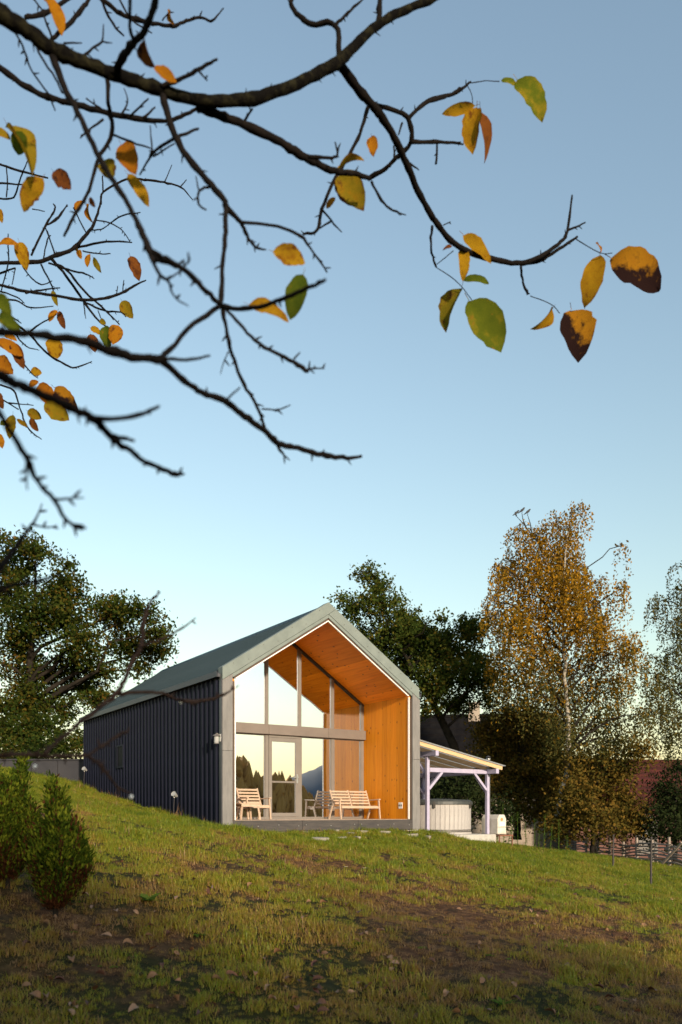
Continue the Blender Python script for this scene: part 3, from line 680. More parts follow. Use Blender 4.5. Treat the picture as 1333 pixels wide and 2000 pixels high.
make_tree('orchard_tree', 'leafy green brown tree behind the cabin, left edge', 37, [(62,1500),(60,1400),(58,1300),(66,1200),(72,1110)],
    [(20,1100,45,35),(60,1080,35,30),(30,1160,60,45),(100,1150,35,32),(150,1155,38,28),(155,1125,16,14),(200,1180,45,35),(150,1210,60,40),(80,1220,60,50),(20,1240,50,50),
     (235,1200,45,30),(285,1205,40,25),(320,1245,30,24),(290,1260,45,32),(240,1250,50,40),(180,1270,55,40),(110,1290,60,45),(40,1310,60,50),(150,1330,45,28),(200,1310,35,22),(260,1300,30,18),
     (20,1380,50,40),(70,1370,45,40),(120,1380,35,30),(60,1430,60,35),(120,1430,45,30),(150,1450,25,25),(10,1440,40,30),(95,1100,18,20),(88,1068,10,14),(-40,1150,50,60),(-50,1270,50,70),(200,1370,40,22),(25,1065,16,10)],
    M['oak_leaf'], M['trunk_dark'], 54000, .155, depth=3.0, r0=.30, spray=.75)
make_tree('hedgerow_tree', 'dark green broadleaf tree rising behind the cabin roof', 41, [(900,1560),(890,1460),(850,1380),(800,1300),(760,1230)],
    [(715,1135,24,18),(745,1150,22,20),(690,1190,28,26),(740,1185,45,32),(790,1200,35,25),(820,1210,15,16),(760,1240,60,40),(700,1240,40,35),(830,1250,50,35),(800,1290,60,40),(870,1235,28,18),
     (905,1232,30,18),(915,1245,35,28),(880,1275,50,35),(930,1285,28,28),(860,1320,60,35),(920,1330,35,30),(840,1360,40,30),(900,1370,45,25),(945,1330,25,25),(735,1290,40,40),(855,1222,14,10),(668,1185,14,8),(955,1290,16,14),(830,1390,20,14),(700,1300,40,40),(850,1270,45,40),(820,1240,44,26),(800,1225,36,22),(960,1360,20,24)],
    M['maple_leaf'], M['trunk_dark'], 40000, .165, depth=3.0, r0=.3, spray=.75)
birch = make_tree('golden_birch', 'tall weeping birch with golden autumn leaves and pale trunk', 35, [(1078,1640),(1092,1580),(1112,1490),(1110,1420),(1106,1330),(1100,1240),(1097,1150),(1104,1060),(1118,1000)],
    [(1120,1005,22,22),(1085,1025,38,26),(1130,1040,32,30),(1015,1030,24,22),(1040,1045,32,26),(1060,1080,45,36),(1120,1080,40,40),(1010,1085,28,28),(990,1110,30,26),(1040,1130,50,36),(1100,1140,48,42),
     (1150,1110,30,26),(1180,1130,24,18),(965,1120,20,16),(975,1160,28,26),(1020,1180,48,34),(1080,1190,48,40),(1150,1165,44,32),(1195,1165,20,24),(965,1200,22,20),(1000,1225,45,36),(1060,1240,46,36),(1130,1220,50,40),(1180,1210,26,34),
     (1040,1290,50,34),(1110,1290,42,34),(1165,1270,45,36),(1210,1270,34,32),(985,1270,32,34),(1000,1320,38,30),(1220,1240,34,18),(1180,1330,50,36),(1225,1320,26,30),(1060,1340,50,34),(1120,1350,50,40),(1200,1390,46,36),(1140,1410,50,36),(1090,1420,44,34),(1180,1450,50,30),(1235,1400,26,26),(1205,1075,12,12)],
    M['birch_leaf'], M['birch_bark'], 54000, .125, 'weep', r0=.15, depth=2.4, limb_from=.3, aspect=.55, droop=(.7, 1.9), twigs=.6, split=(1330, M['birch_green']))
make_tree('edge_birch', 'thin leaved dark weeping birch cut by the right edge', 38, [(1400,1640),(1395,1480),(1385,1320),(1375,1180),(1370,1060)],
    [(1330,1095,10,14),(1300,1165,26,22),(1335,1150,22,28),(1320,1210,32,26),(1360,1200,40,50),(1285,1285,26,16),(1325,1270,34,28),(1270,1330,30,22),(1320,1335,42,32),(1380,1300,50,60),(1285,1385,36,26),(1330,1400,36,30),(1390,1420,50,50),(1370,1110,30,40),(1310,1440,30,24),(1265,1300,14,10)],
    M['birch_green'], M['birch_bark'], 18000, .13, 'weep', r0=.13, depth=2.2, limb_from=.3, aspect=.5, droop=(.7, 1.7), twigs=.8)
make_tree('russet_bush', 'dense rounded olive brown bush in front of the dark roof', 40, [(1010,1640),(1010,1580),(1012,1500),(1015,1440)],
    [(1000,1392,46,28),(1040,1405,36,28),(960,1425,40,36),(1010,1440,60,44),(1050,1450,40,44),(975,1480,50,44),(1040,1510,54,44),(990,1540,54,40),(1070,1500,36,50),(1080,1560,36,44),(955,1505,26,28),(1020,1580,60,34)],
    M['bush_leaf'], M['trunk_dark'], 26000, .15, depth=2.0, r0=.2, cat='bush')
make_tree('shaded_bush', 'broad shaded olive bush under the golden birch', 33.5, [(1160,1690),(1160,1640),(1160,1580),(1165,1530)],
    [(1150,1490,54,32),(1210,1500,40,34),(1180,1540,60,40),(1120,1560,44,44),(1220,1560,34,36),(1150,1600,60,36),(1210,1610,50,34),(1100,1610,40,34),(1250,1600,30,30),(1240,1470,24,26)],
    M['bush_leaf'], M['trunk_dark'], 17000, .14, depth=2.0, r0=.18, cat='bush')
make_tree('dark_thicket', 'almost black shrub before the red roof, right edge', 33, [(1320,1690),(1320,1630),(1322,1560),(1325,1490)],
    [(1322,1500,16,28),(1310,1550,32,40),(1335,1560,36,60),(1290,1600,36,36),(1325,1630,48,34),(1270,1620,30,30),(1350,1600,40,60)],
    M['dark_leaf'], M['trunk_dark'], 9000, .12, depth=1.6, r0=.12, cat='bush')
make_tree('far_thicket', 'dark shrubs behind the lean-to and heater', 33, [(905,1640),(905,1600),(903,1560),(900,1530)],
    [(880,1540,30,26),(910,1530,28,34),(940,1570,30,34),(900,1590,34,24),(850,1560,24,34),(975,1590,26,30)],
    M['dark_leaf'], M['trunk_dark'], 7000, .12, depth=1.4, r0=.08, cat='bush')
make_tree('wall_shrub', 'low dark shrub behind the slate wall, far left', 33, [(40,1530),(42,1500),(45,1470)],
    [(20,1470,36,26),(80,1465,46,24),(130,1460,34,24),(40,1490,46,18),(-20,1480,30,30)], M['oak_leaf'], M['trunk_dark'], 6000, .13, depth=1.4, r0=.08, cat='bush')
# unseen trees added behind the photographer: they keep the low sun off the foreground
for i, (x, y, h, tx) in enumerate([(1.0, -11, 6.6, 'leftmost'), (5.5, -12.0, 7.2, 'second from left'), (10, -11.5, 7.0, 'second from right'), (14.5, -11, 6.6, 'rightmost')]):
    z0 = gz(x, y); root = empty('shade_tree', (x, y, z0), 0, 'unseen bushy shade tree added behind the photographer, ' + tx, 'tree', 'added shade trees behind the photographer')
    MB().tube([(0, 0, -.2), (.1, 0, 1.2), (0, .1, h * .8)], [.16, .13, .04], 7).build('trunk', M['trunk_dark'], root, smooth=True)
    q = unit(rng.normal(size=(3800, 3))) * rng.random((3800, 1)) ** .4 * np.array([2.9, 1.8, h * .46]) + np.array([0, 0, h * .54])
    o = link('crown', quads_mesh('crown', leaf_quads(q, .30), M['maple_leaf']), root); o['kind'] = 'stuff'

# birds on the birch top
for (px, py), tx in zip([(1009, 1003), (1020, 998), (1031, 1001)], ['leftmost', 'middle', 'rightmost']):
    p = P(px, py, 35); t = empty('crow', p, R(random.uniform(150, 210)), 'small black bird perched on the birch top, %s of three' % tx, 'bird', 'birds on the birch')
    MB().tube([(.17, 0, -.10), (.08, 0, -.03), (.02, 0, .02), (-.05, 0, .07), (-.085, 0, .12), (-.105, 0, .135), (-.14, 0, .13)], [.012, .028, .05, .048, .034, .028, .004], 8).build('body', M['feather'], t, smooth=True)
    for sy in (-1, 1): MB().tube([(.0, sy * .015, -.02), (.0, sy * .015, -.09)], [.006, .006], 4).build('leg', M['feather'], t)
    MB().tube([(0, -.06, -.1), (0, .06, -.09)], .008, 4).build('perch_twig', M['trunk_dark'], t)
BB = birch.location
for pts_ in ([(1062,1075),(1040,1045),(1022,1022),(1009,1008)], [(1028,1030),(1022,1015),(1020,1003)], [(1040,1045),(1036,1022),(1031,1006)], [(1009,1008),(1006,1000)]):
    MB().tube([P(x_, y_, 35) - BB for x_, y_ in pts_], list(np.linspace(.03, .012, len(pts_))), 5).build('top_twig', M['trunk_dark'], birch)

# ------------------------------------------------------------------ neighbouring buildings
def farm(name, label, x0, x1, y0, y1, zb, ze, zr_, wall, tile, rz, at_, rows, ridge_along='x', chim=None):
    t = empty(name, at_, rz, label, 'house'); ym = (y0 + y1) / 2
    wv = MB().prism([(y0, zb), (y1, zb), (y1, ze), (ym, zr_ - .1), (y0, ze)], x0, x1)
    wv.v = [(b_, a_, c_) for a_, b_, c_ in wv.v]; wv.build('wall', wall, t)
    rf = MB().beam(((x0 + x1) / 2, ym, zr_ + .02), ((x0 + x1) / 2 + .01, ym, zr_ + .02), .1, .1); rf = MB().tube([(x0 - .35, ym, zr_ + .05), (x1 + .35, ym, zr_ + .05)], .12, 8).build('roof', tile, t)
    for sgn, ye in ((-1, y0 - .5), (1, y1 + .5)):
        zz = ze - (zr_ - ze) / (ym - y0) * .5
        for i in range(rows):                      # one lapped course of tiles after another
            f0, f1 = i / rows, (i + 1.12) / rows
            a = Vector((0, ym + (ye - ym) * f0, zr_ + (zz - zr_) * f0)); c = Vector((0, ym + (ye - ym) * f1, zr_ + (zz - zr_) * f1 + .10))
            nseg = 48; b = MB()
            for j in range(nseg + 1):
                x = x0 - .35 + (x1 - x0 + .7) * j / nseg; wv_ = .025 * (j % 2)
                b.v += [(x, a.y, a.z + wv_), (x, c.y, c.z + wv_), (x, c.y, c.z + wv_ - .11)]
            for j in range(nseg): k = 3 * j; b.f += [(k, k + 3, k + 4, k + 1), (k + 1, k + 4, k + 5, k + 2)]
            b.build('tile_course', tile, rf)
    if chim:
        MB().box(chim - .35, chim + .35, ym - .35, ym + .35, zr_ - .6, zr_ + .75).box(chim - .42, chim + .42, ym - .42, ym + .42, zr_ + .751, zr_ + .85).build('chimney', M['stucco'], rf)
    return t
c = P(1000, 1588, 50)
fh = farm('farmhouse', 'old rendered house with dark roof and chimney behind the lean-to', -7.5, 2.4, -3.5, 3.5, -3.5, 1.7, 6.0, M['stucco'], M['dark_tile'], R(-8), c, 12, chim=-2.3)
MB().box(-2.2, -1.2, -3.54, -3.5, .0, 1.2).build('window', M['frame_dark'], fh); MB().box(.6, 1.6, -3.54, -3.5, 0, 1.2).build('window', M['frame_dark'], fh)
c = P(1290, 1588, 47)
rb = farm('red_roofed_barn', 'low barn with faded red tiled roof beyond the wattle fence', -6.2, 9.0, -3.6, 3.6, -4, .45, 2.95, M['brick_wall'], M['red_tile'], R(3), c, 10)
MB().box(-3, -1.8, -3.64, -3.6, -2.2, -.2).build('door', M['frame_dark'], rb)
# slate grey garden wall left of the cabin
a = P(-40, 1520, 27.5); b_ = P(166, 1535, 27.5)
gw = empty('garden_wall', (a.x, a.y, 0), math.atan2(b_.y - a.y, b_.x - a.x), 'low dark slate coloured wall beside the cabin, far left', 'wall'); Lw = (b_ - a).length
zt = P(0, 1486, 27.5).z
for i in range(4): MB().box(i * Lw / 4 + .006, (i + 1) * Lw / 4 - .006, -.1, .1, 1.6, zt).build('wall_panel', M['slate_wall'], gw, bevel=.01)
MB().box(-.03, Lw + .03, -.14, .14, zt, zt + .06).build('coping', M['slate_wall'], gw, bevel=.01)

# wattle fence
A = P(1105, 1588, 39); Bf = P(1345, 1588, 27.5); nP = 9
fx = empty('wattle_fence', (0, 0, 0), 0, 'rough grey wattle fence of woven poles, right edge', 'fence')
pp = []
for i in range(nP + 1):
    t = i / nP; x = A.x + (Bf.x - A.x) * t; y = A.y + (Bf.y - A.y) * t; z = gz(x, y); pp.append(Vector((x, y, z)))
    if i != 0: MB().tube([(x, y, z - .3), (x + random.uniform(-.03, .03), y, z + .95 + random.uniform(-.1, .25))], [.06, .05], 6).build('post', M['grey_wood'], fx)
for i in range(nP):
    for j in range(7):
        a = pp[i] + Vector((0, 0, .08 + j * .115 + random.uniform(-.03, .03))); b_ = pp[i + 1] + Vector((0, 0, .08 + j * .115 + random.uniform(-.05, .05)))
        d = (b_ - a).normalized(); s_ = Vector((-d.y, d.x, 0)) * (.05 if (i + j) % 2 else -.05)
        MB().tube([a - d * .25 - s_, a.lerp(b_, .3) + s_ * .5 + Vector((0, 0, random.uniform(-.03, .03))), a.lerp(b_, .7) + s_ + Vector((0, 0, random.uniform(-.03, .03))), b_ + d * .25 - s_], [.035, .032, .03, .022], 5).build('rail', M['grey_wood'], fx)
MB().tube([pp[-2] + Vector((-.5, -.3, .05)), pp[-1] + Vector((-.3, -.2, 1.0))], [.05, .04], 6).build('prop', M['grey_wood'], fx)
for (px, py, hp), tx in zip([(1198, 1697, 65), (1272, 1729, 92)], ['farther and shorter', 'nearer and taller']):
    p = hit(px, py, 10, 40); h = hp / F_PX * p.y
    o = MB().tube([(0, 0, -.2), (.0, 0, h * .5), (.01, 0, h)], [.028, .026, .022], 6).build('stake', M['stake'], None, loc=p)
    MB().tube([(0, 0, 0), (0, 0, .03)], [.03, .012], 6).build('stake_tip', M['stake'], o, loc=(.01, 0, h))
    tag(o, 'thin dark stake on the lawn edge, the %s one' % tx, 'stake', 'stakes at the lawn edge')

# ------------------------------------------------------------------ country on the sunny side (seen in the panes)
def hill(name, az0, az1, d, prof, mat, thick, rough):
    n = 90; m = 9; b = MB(); az = np.linspace(az0, az1, n)
    hh = np.interp(az, [q[0] for q in prof], [q[1] for q in prof]); nz = vnoise(np.arange(n) * 1.0, np.zeros(n), 3.0) + vnoise(np.arange(n) * 1.0, np.zeros(n), 1.1)
    for i in range(n):
        for j in range(m):
            t = j / (m - 1); r = d + thick * (t - .5) * 2
            z = (hh[i] + rough * (nz[i] - 1)) * math.sin(math.pi * t) ** .8 - 4
            b.v.append((r * math.cos(R(az[i])), r * math.sin(R(az[i])), z))
    for i in range(n - 1):
        for j in range(m - 1): k = i * m + j; b.f.append((k, k + m, k + m + 1, k + 1))
    o = b.build(name, mat, None, smooth=True); return tag(o, kind='structure'), (az, hh, nz)
M['wood_far'] = plain('wood_far', (.36, .165, .035), (.44, .22, .05), .95, sc=.12, bump=.3)  # brightened: a warm sunlit glow put into the colour of backlit woods
M['wood_hazed'] = plain('wood_hazed', (.10, .11, .13), (.13, .14, .16), .95, sc=.01)  # distance haze put into the hills' bluish colour
hill('hills', -75, 25, 1500, [(-75, 60), (-40, 70), (-27, 60), (-22, 105), (-15, 80), (0, 40), (25, 60)], M['wood_hazed'], 260, 10)
_, (az, hh, nz) = hill('near_hills', -85, -8, 170, [(-85, 20), (-35, 20), (-25.5, 18), (-23.5, 13.5), (-22.3, 11), (-21.3, 12), (-19.7, 9.5), (-18.5, 6), (-17, 5), (-8, 4)], M['wood_far'], 38, 1.2)
b = MB()
for i in range(900):
    a = random.uniform(-60, -12); r = 170 + random.uniform(-30, 20); tt = (r - 132) / 76
    z = float(np.interp(a, az, hh)) * math.sin(math.pi * tt) ** .8 - 4.6; h = random.uniform(2.2, 5.5); x, y = r * math.cos(R(a)), r * math.sin(R(a))
    rr = h * random.uniform(.16, .42)
    b.tube([(x, y, z), (x, y, z + h * .25), (x, y, z + h * .6), (x, y, z + h)], [rr * .7, rr, rr * .6, .05], 6, False)
tag(b.build('far_wood', M['wood_far'], None), 'mixed wood on the near hill, warm glow in its colour, mirrored in the panes', 'wood', kind='stuff')
# ------------------------------------------------------------------ the tree the photographer stands under
TRX, TRY = -3.1, 3.3; TZ0 = gz(TRX, TRY)
tree = empty('fruit_tree', (TRX, TRY, TZ0), 0, 'nearly bare tree with dark boughs and yellow leaves hanging over the view', 'tree')
TB = Vector((TRX, TRY, TZ0))
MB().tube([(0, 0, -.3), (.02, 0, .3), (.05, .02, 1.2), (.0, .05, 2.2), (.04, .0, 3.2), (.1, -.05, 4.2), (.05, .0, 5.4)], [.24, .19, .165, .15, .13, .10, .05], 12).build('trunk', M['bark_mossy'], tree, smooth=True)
def trunk_at(z): return Vector((TRX + .03, TRY, z))
def A_(x, y): return (x * .33758, y * .33758)
def B_(x, y): return (400 + x * .375, y * .375)
def C_(x, y): return (800 + x * .4, 100 + y * .4)
def D_(x, y): return (x * .3, 400 + y * .3)
def E_(x, y): return (300 + x * .315, 400 + y * .315)
def F_(x, y): return (x * .3, 780 + y * .3)
def G_(x, y): return (x * .3, 1030 + y * .3)
def H_(x, y): return (130 + x * .3, 1150 + y * .3)
SC = {A_: .33758, B_: .375, C_: .4, D_: .3, E_: .315, F_: .3, G_: .3, H_: .3}
def catmull(P_, n=5):
    out = []; m = len(P_)
    for i in range(m - 1):
        p0, p1, p2, p3 = P_[max(i - 1, 0)], P_[i], P_[i + 1], P_[min(i + 2, m - 1)]
        for k in range(n):
            t = k / n; out.append(.5 * (2 * p1 + (p2 - p0) * t + (2 * p0 - 5 * p1 + 4 * p2 - p3) * t * t + (3 * p1 - p0 - 3 * p2 + p3) * t ** 3))
    out.append(P_[-1]); return np.array(out)
rb = np.random.default_rng(3)
def branch(fn, Y0, Y1, spec, root=False, buds=True, mossy=False):
    """spec: numbers x, y, width along the bough in picture units of one view; Y0..Y1 its distance along the way"""
    a = np.array(spec, float).reshape(-1, 3); L = np.r_[0, np.cumsum(np.hypot(np.diff(a[:, 0]), np.diff(a[:, 1])))]; L /= max(L[-1], 1)
    pts = []
    for (x, y, w_), t in zip(a, L):
        px, py = fn(x, y); Y = Y0 + (Y1 - Y0) * t; p = P(px, py, Y); pts.append([p.x, p.y, p.z, max(w_ * SC[fn] * .86, 1.6) / F_PX * Y * .5])
    pts = np.array(pts)
    if root:                                # carry it back to the trunk outside the picture
        s = pts[0]; tg = pts[2, :3] - s[:3]; tg /= np.linalg.norm(tg); e = s[:3] - tg * .3; z = float(np.clip(e[2] - tg[2] * 1.3, 1.0, 5.2)); tk = trunk_at(z); r = s[3] * 1.35
        pts = np.array([[tk.x, tk.y, tk.z, r * 1.15], [(e[0] + tk.x) / 2, (e[1] + tk.y) / 2, e[2] * .5 + z * .5 - tg[2] * .1, r * 1.05], [*e, s[3] * 1.12]] + [list(q) for q in pts])
    big = pts[:, 3].max() > .006
    c = catmull(pts, 5 if big else 4); c[:, 3] = np.maximum(c[:, 3], .0008)
    jit = rb.normal(size=(len(c), 3)) * np.clip(c[:, 3:4], 0, .006) * .22; jit[0] = 0; c[:, :3] += jit; c[:, 3] *= (1 + rb.normal(size=len(c)) * .05) * (1 + .18 * (rb.random(len(c)) > .88))
    bm_ = MB(); bm_.tube([Vector(q[:3]) - TB for q in c], list(c[:, 3]), 9 if big else 6)
    if buds:
        for i in range(2, len(c) - 1):
            if rb.random() < (.30 if c[i, 3] < .006 else .13):
                d = c[i + 1, :3] - c[i, :3]; d /= np.linalg.norm(d) + 1e-9; sd_ = np.cross(d, rb.normal(size=3)); sd_ /= np.linalg.norm(sd_) + 1e-9
                o = c[i, :3]; ln = rb.uniform(.008, .02) + c[i, 3]; e = o + sd_ * ln + d * ln * .6
                bm_.tube([Vector(o) - TB, Vector((o + e) / 2) - TB, Vector(e) - TB], [.0028, .0034, .0012], 4)
    bm_.build('bough' if pts[:, 3].max() > .009 else 'twig', M['bark_mossy' if mossy else 'bark_sunlit' if fn in (G_, H_) else 'bark'], tree, smooth=True)
br = branch
# main bough and its right hand limb
br(A_, 2.75, 3.05, [-20,62,118, 0,75,112, 160,180,98, 300,280,88, 480,360,85, 700,440,80, 930,520,76, 1150,580,66, 1333,590,66], True, mossy=True)
br(B_, 3.05, 3.6, [0,530,62, 60,528,66, 250,515,66, 450,450,64, 600,375,62, 700,320,66, 760,260,58, 900,130,50, 1050,50,44, 1200,-10,38, 1400,-110,30], mossy=True)
br(B_, 3.4, 3.5, [700,300,34, 685,130,30, 560,125,30, 490,80,28, 450,20,28, 465,-40,20])
br(B_, 3.45, 3.6, [688,125,18, 760,55,14, 840,-20,10]); br(B_, 3.5, 3.6, [905,115,36, 915,0,28, 935,-60,20])
br(B_, 3.4, 4.1, [700,325,58, 790,450,50, 870,545,46, 930,620,42, 1000,740,42, 1050,850,40, 1110,990,36, 1190,1140,34])
br(C_, 4.1, 4.7, [113,815,30, 200,920,30, 300,985,30, 420,1020,28, 545,1035,26, 640,1000,22, 740,930,20, 770,880,16, 795,705,10])
br(C_, 4.5, 4.6, [545,1040,22, 640,1020,20, 730,965,18, 820,905,12]); br(C_, 4.6, 4.6, [770,878,14, 860,835,7])
br(C_, 4.2, 4.3, [112,850,14, 105,960,12, 130,1055,12]); br(C_, 4.3, 4.4, [130,1055,4, 200,1100,3, 255,1150,3, 305,1215,3], buds=False); br(C_, 4.3, 4.3, [135,1040,3, 215,975,3], buds=False)
br(C_, 4.5, 4.6, [545,1045,15, 555,1130,12, 580,1190,14]); br(C_, 4.6, 4.6, [590,1195,5, 690,1235,4, 735,1280,3], buds=False)
br(C_, 4.6, 4.7, [815,918,5, 930,985,4, 990,985,4], buds=False); br(C_, 4.3, 4.3, [165,850,6, 200,832,4])
br(B_, 3.9, 4.2, [880,545,28, 1000,580,24, 1060,620,28, 1075,740,24, 980,840,22, 940,880,24, 860,925,28])
br(B_, 4.0, 4.2, [1062,612,20, 1150,540,20, 1270,500,18, 1333,460,18]); br(C_, 4.2, 4.3, [0,330,17, 90,240,16, 220,205,18, 300,150,10]); br(C_, 4.3, 4.3, [300,155,5, 370,145,4, 440,148,4], buds=False)
br(C_, 4.3, 4.3, [285,170,5, 305,215,4, 310,260,4], buds=False); br(B_, 4.05, 4.1, [1075,742,20, 1210,740,16, 1333,745,12]); br(C_, 4.1, 4.2, [0,440,13, 130,440,12, 265,455,9]); br(C_, 4.1, 4.1, [135,450,11, 130,550,13])
br(B_, 3.9, 3.9, [1030,640,13, 1010,700,9]); br(B_, 3.9, 3.7, [850,560,22, 810,690,20, 730,850,20, 680,930,20, 610,1090,20, 585,1200,18, 510,1220,12]); br(B_, 3.7, 3.7, [610,1090,14, 660,1150,12, 715,1210,6]); br(B_, 3.7, 3.7, [660,1150,12, 600,1190,9])
br(B_, 3.05, 3.5, [-40,560,48, 0,572,50, 100,610,48, 230,660,45, 400,745,45, 470,790,50, 560,840,42, 680,890,36, 780,905,30, 860,930,26]); br(B_, 3.3, 3.3, [540,815,22, 640,820,18, 690,810,14, 680,740,8]); br(B_, 3.5, 3.5, [870,945,16, 920,1040,16, 980,1095,14, 1050,1120,6])
br(B_, 3.2, 3.2, [205,635,16, 250,565,11]); br(B_, 3.9, 3.9, [1070,850,12, 1115,885,7]); br(B_, 3.9, 3.9, [990,830,14, 985,760,9])
# limb falling to the knot in the middle
br(A_, 2.95, 2.75, [945,560,50, 1000,750,44, 1080,900,42, 1200,1040,40, 1310,1170,36]); br(E_, 2.75, 2.55, [447,-10,38, 450,60,35, 440,250,32, 425,450,32, 420,620,38])
br(B_, 2.75, 2.9, [110,1080,34, 190,1160,26, 220,1230,20, 270,1290,16, 320,1300,7]); br(B_, 2.8, 3.0, [195,1158,20, 380,1180,18, 500,1230,20, 550,1290,14, 640,1420,10])
br(A_, 2.8, 2.8, [1215,1080,18, 1155,1105,16, 1150,1180,14, 1195,1215,10]); br(A_, 2.8, 2.8, [1150,1095,12, 1135,1020,7]); br(A_, 2.9, 3.0, [1010,800,22, 1150,745,14]); br(A_, 2.9, 3.2, [1010,800,20, 900,870,18, 810,1010,11])
br(A_, 3.2, 3.2, [870,725,7, 880,850,11, 890,900,10]); br(A_, 3.2, 3.0, [890,905,12, 1010,830,9])
br(A_, 2.85, 2.3, [298,300,52, 370,500,40, 450,650,38, 560,880,38, 640,1020,36, 740,1180,34, 800,1300,36, 860,1440,44]); br(D_, 2.3, 2.1, [900,120,40, 960,260,50, 1000,345,46, 1100,370,36, 1230,440,36, 1333,550,32]); br(E_, 2.1, 2.45, [0,292,36, 100,350,38, 200,410,36, 300,510,34, 412,615,36])
br(D_, 2.15, 2.1, [985,340,32, 1040,450,26, 1100,500,24, 1120,570,16, 1160,620,14, 1230,660,8]); br(D_, 2.1, 2.1, [1095,485,14, 1190,420,12, 1240,350,11])
br(E_, 2.5, 2.1, [425,635,38, 560,640,32, 700,620,30, 800,580,30, 950,520,28, 1065,465,22]); br(E_, 2.5, 2.1, [420,620,35, 250,740,32, 70,930,36, 48,962,40])
br(E_, 2.55, 2.75, [428,640,30, 460,800,28, 490,930,28, 560,1110,25, 650,1260,24, 690,1390,22]); br(E_, 2.5, 2.6, [450,640,24, 560,770,22, 680,880,24, 850,960,28, 940,1025,32, 980,1015,14, 1060,1015,8])
br(E_, 2.6, 2.6, [870,955,14, 910,915,10]); br(E_, 2.6, 2.6, [465,910,10, 435,980,8, 415,1050,5]); br(E_, 2.7, 2.7, [670,1265,12, 770,1270,12, 850,1240,8])
# lower boughs close to the lens
br(D_, 1.75, 2.0, [-40,828,52, 0,832,52, 150,832,50, 350,860,58, 560,890,62, 700,940,66, 850,985,62, 1050,1010,58], True)
br(E_, 2.0, 2.7, [40,958,54, 180,1080,45, 300,1160,42, 440,1215,48, 560,1310,44, 690,1400,42, 780,1480,44, 900,1510,36, 1050,1550,38, 1180,1570,32, 1290,1560,18])
br(E_, 2.0, 2.1, [60,957,25, 200,960,24, 350,935,14]); br(E_, 2.2, 2.2, [455,1210,16, 540,1130,10]); br(E_, 2.6, 2.6, [770,1488,26, 800,1540,18, 845,1585,8])
br(D_, 1.45, 1.75, [-40,1085,72, 0,1110,72, 100,1160,70, 250,1220,64, 400,1290,60, 500,1340,56, 620,1400,64, 720,1510,54, 800,1580,42], True); br(D_, 1.65, 1.8, [640,1395,44, 780,1390,34, 900,1370,34, 1040,1310,24])
br(F_, 1.7, 1.95, [740,265,52, 830,320,42, 970,420,38, 1080,460,36, 1140,485,38, 1200,485,18]); br(F_, 1.75, 1.8, [740,235,34, 830,260,30, 880,270,20])
br(F_, 1.5, 1.75, [-40,10,44, 0,100,46, 80,220,44, 180,390,45, 240,520,36, 350,650,35, 430,780,28, 500,830,28, 560,835,20], True); br(F_, 1.6, 1.6, [175,410,22, 175,520,16, 180,590,9]); br(F_, 1.7, 1.7, [350,650,25, 450,645,18, 550,640,10])
br(F_, 1.7, 2.0, [-40,1150,60, 0,1100,56, 60,1020,42, 130,930,32, 190,840,25, 240,770,16, 275,680,8], True); br(F_, 1.95, 2.0, [225,820,16, 300,835,14, 375,820,8]); br(F_, 1.6, 1.8, [-60,1290,44, 0,1250,38, 100,1210,32, 250,1180,30, 400,1140,12], True)
br(G_, 1.9, 2.2, [-50,1488,36, 0,1490,34, 150,1480,34, 300,1488,34, 450,1490,30, 580,1492,28, 650,1550,20, 700,1610,20, 740,1660,16], True); br(H_, 2.2, 2.3, [225,1150,18, 240,1160,18, 300,1250,20, 350,1300,18, 430,1335,10])
br(G_, 2.0, 2.6, [290,1478,32, 380,1390,30, 500,1290,30, 620,1200,34, 750,1090,40, 800,1020,36, 850,900,34, 920,770,32, 930,640,32, 950,570,24, 985,480,18, 1045,420,9]); br(G_, 2.4, 2.6, [915,775,20, 1020,740,18, 1150,680,18, 1275,590,9])
br(G_, 2.3, 2.5, [755,1085,32, 900,1075,28, 1060,1080,24, 1180,1130,22, 1300,1135,22]); br(H_, 2.5, 2.7, [730,715,22, 760,725,24, 900,730,24, 1000,700,24, 1060,670,14, 1120,630,4]); br(G_, 2.15, 2.3, [570,1488,22, 610,1460,20, 700,1400,22, 800,1340,26, 835,1330,12])
# upper left boughs
br(A_, 3.4, 3.3, [-30,375,42, 0,390,40, 150,500,36, 280,560,36, 420,600,36, 600,650,34, 820,690,32, 960,700,24, 1100,650,22, 1165,605,22], True)
br(A_, 3.6, 3.8, [560,-30,28, 600,0,26, 700,80,28, 820,120,28, 900,135,24, 1000,150,22, 1080,120,18, 1160,100,16, 1230,120,14, 1295,45,6]); br(A_, 3.7, 3.7, [940,120,10, 985,60,7])
br(A_, 2.4, 2.9, [905,-40,46, 880,80,42, 820,200,40, 740,290,46, 680,400,50]); br(A_, 2.5, 2.7, [755,-40,26, 755,150,22, 775,245,26]); br(A_, 3.6, 3.7, [590,0,20, 640,120,16, 720,210,10]); br(A_, 3.6, 3.6, [685,-20,14, 760,110,12, 880,190,8])
br(A_, 3.4, 3.6, [150,100,28, 280,70,28, 430,-30,20]); br(A_, 3.4, 3.6, [300,225,24, 420,120,28, 500,20,24, 530,-40,20]); br(A_, 3.5, 3.5, [190,-10,12, 260,70,12]); br(A_, 3.4, 3.4, [250,80,13, 300,210,14]); br(A_, 3.1, 3.1, [370,250,12, 475,248,7])
br(A_, 3.0, 3.0, [480,330,18, 530,285,15, 590,240,14, 600,140,7]); br(A_, 3.0, 3.0, [590,240,10, 650,250,6]); br(A_, 2.95, 2.9, [930,500,28, 1060,450,24, 1150,400,24, 1260,345,16]); br(A_, 2.9, 2.9, [1150,408,16, 1200,465,10])
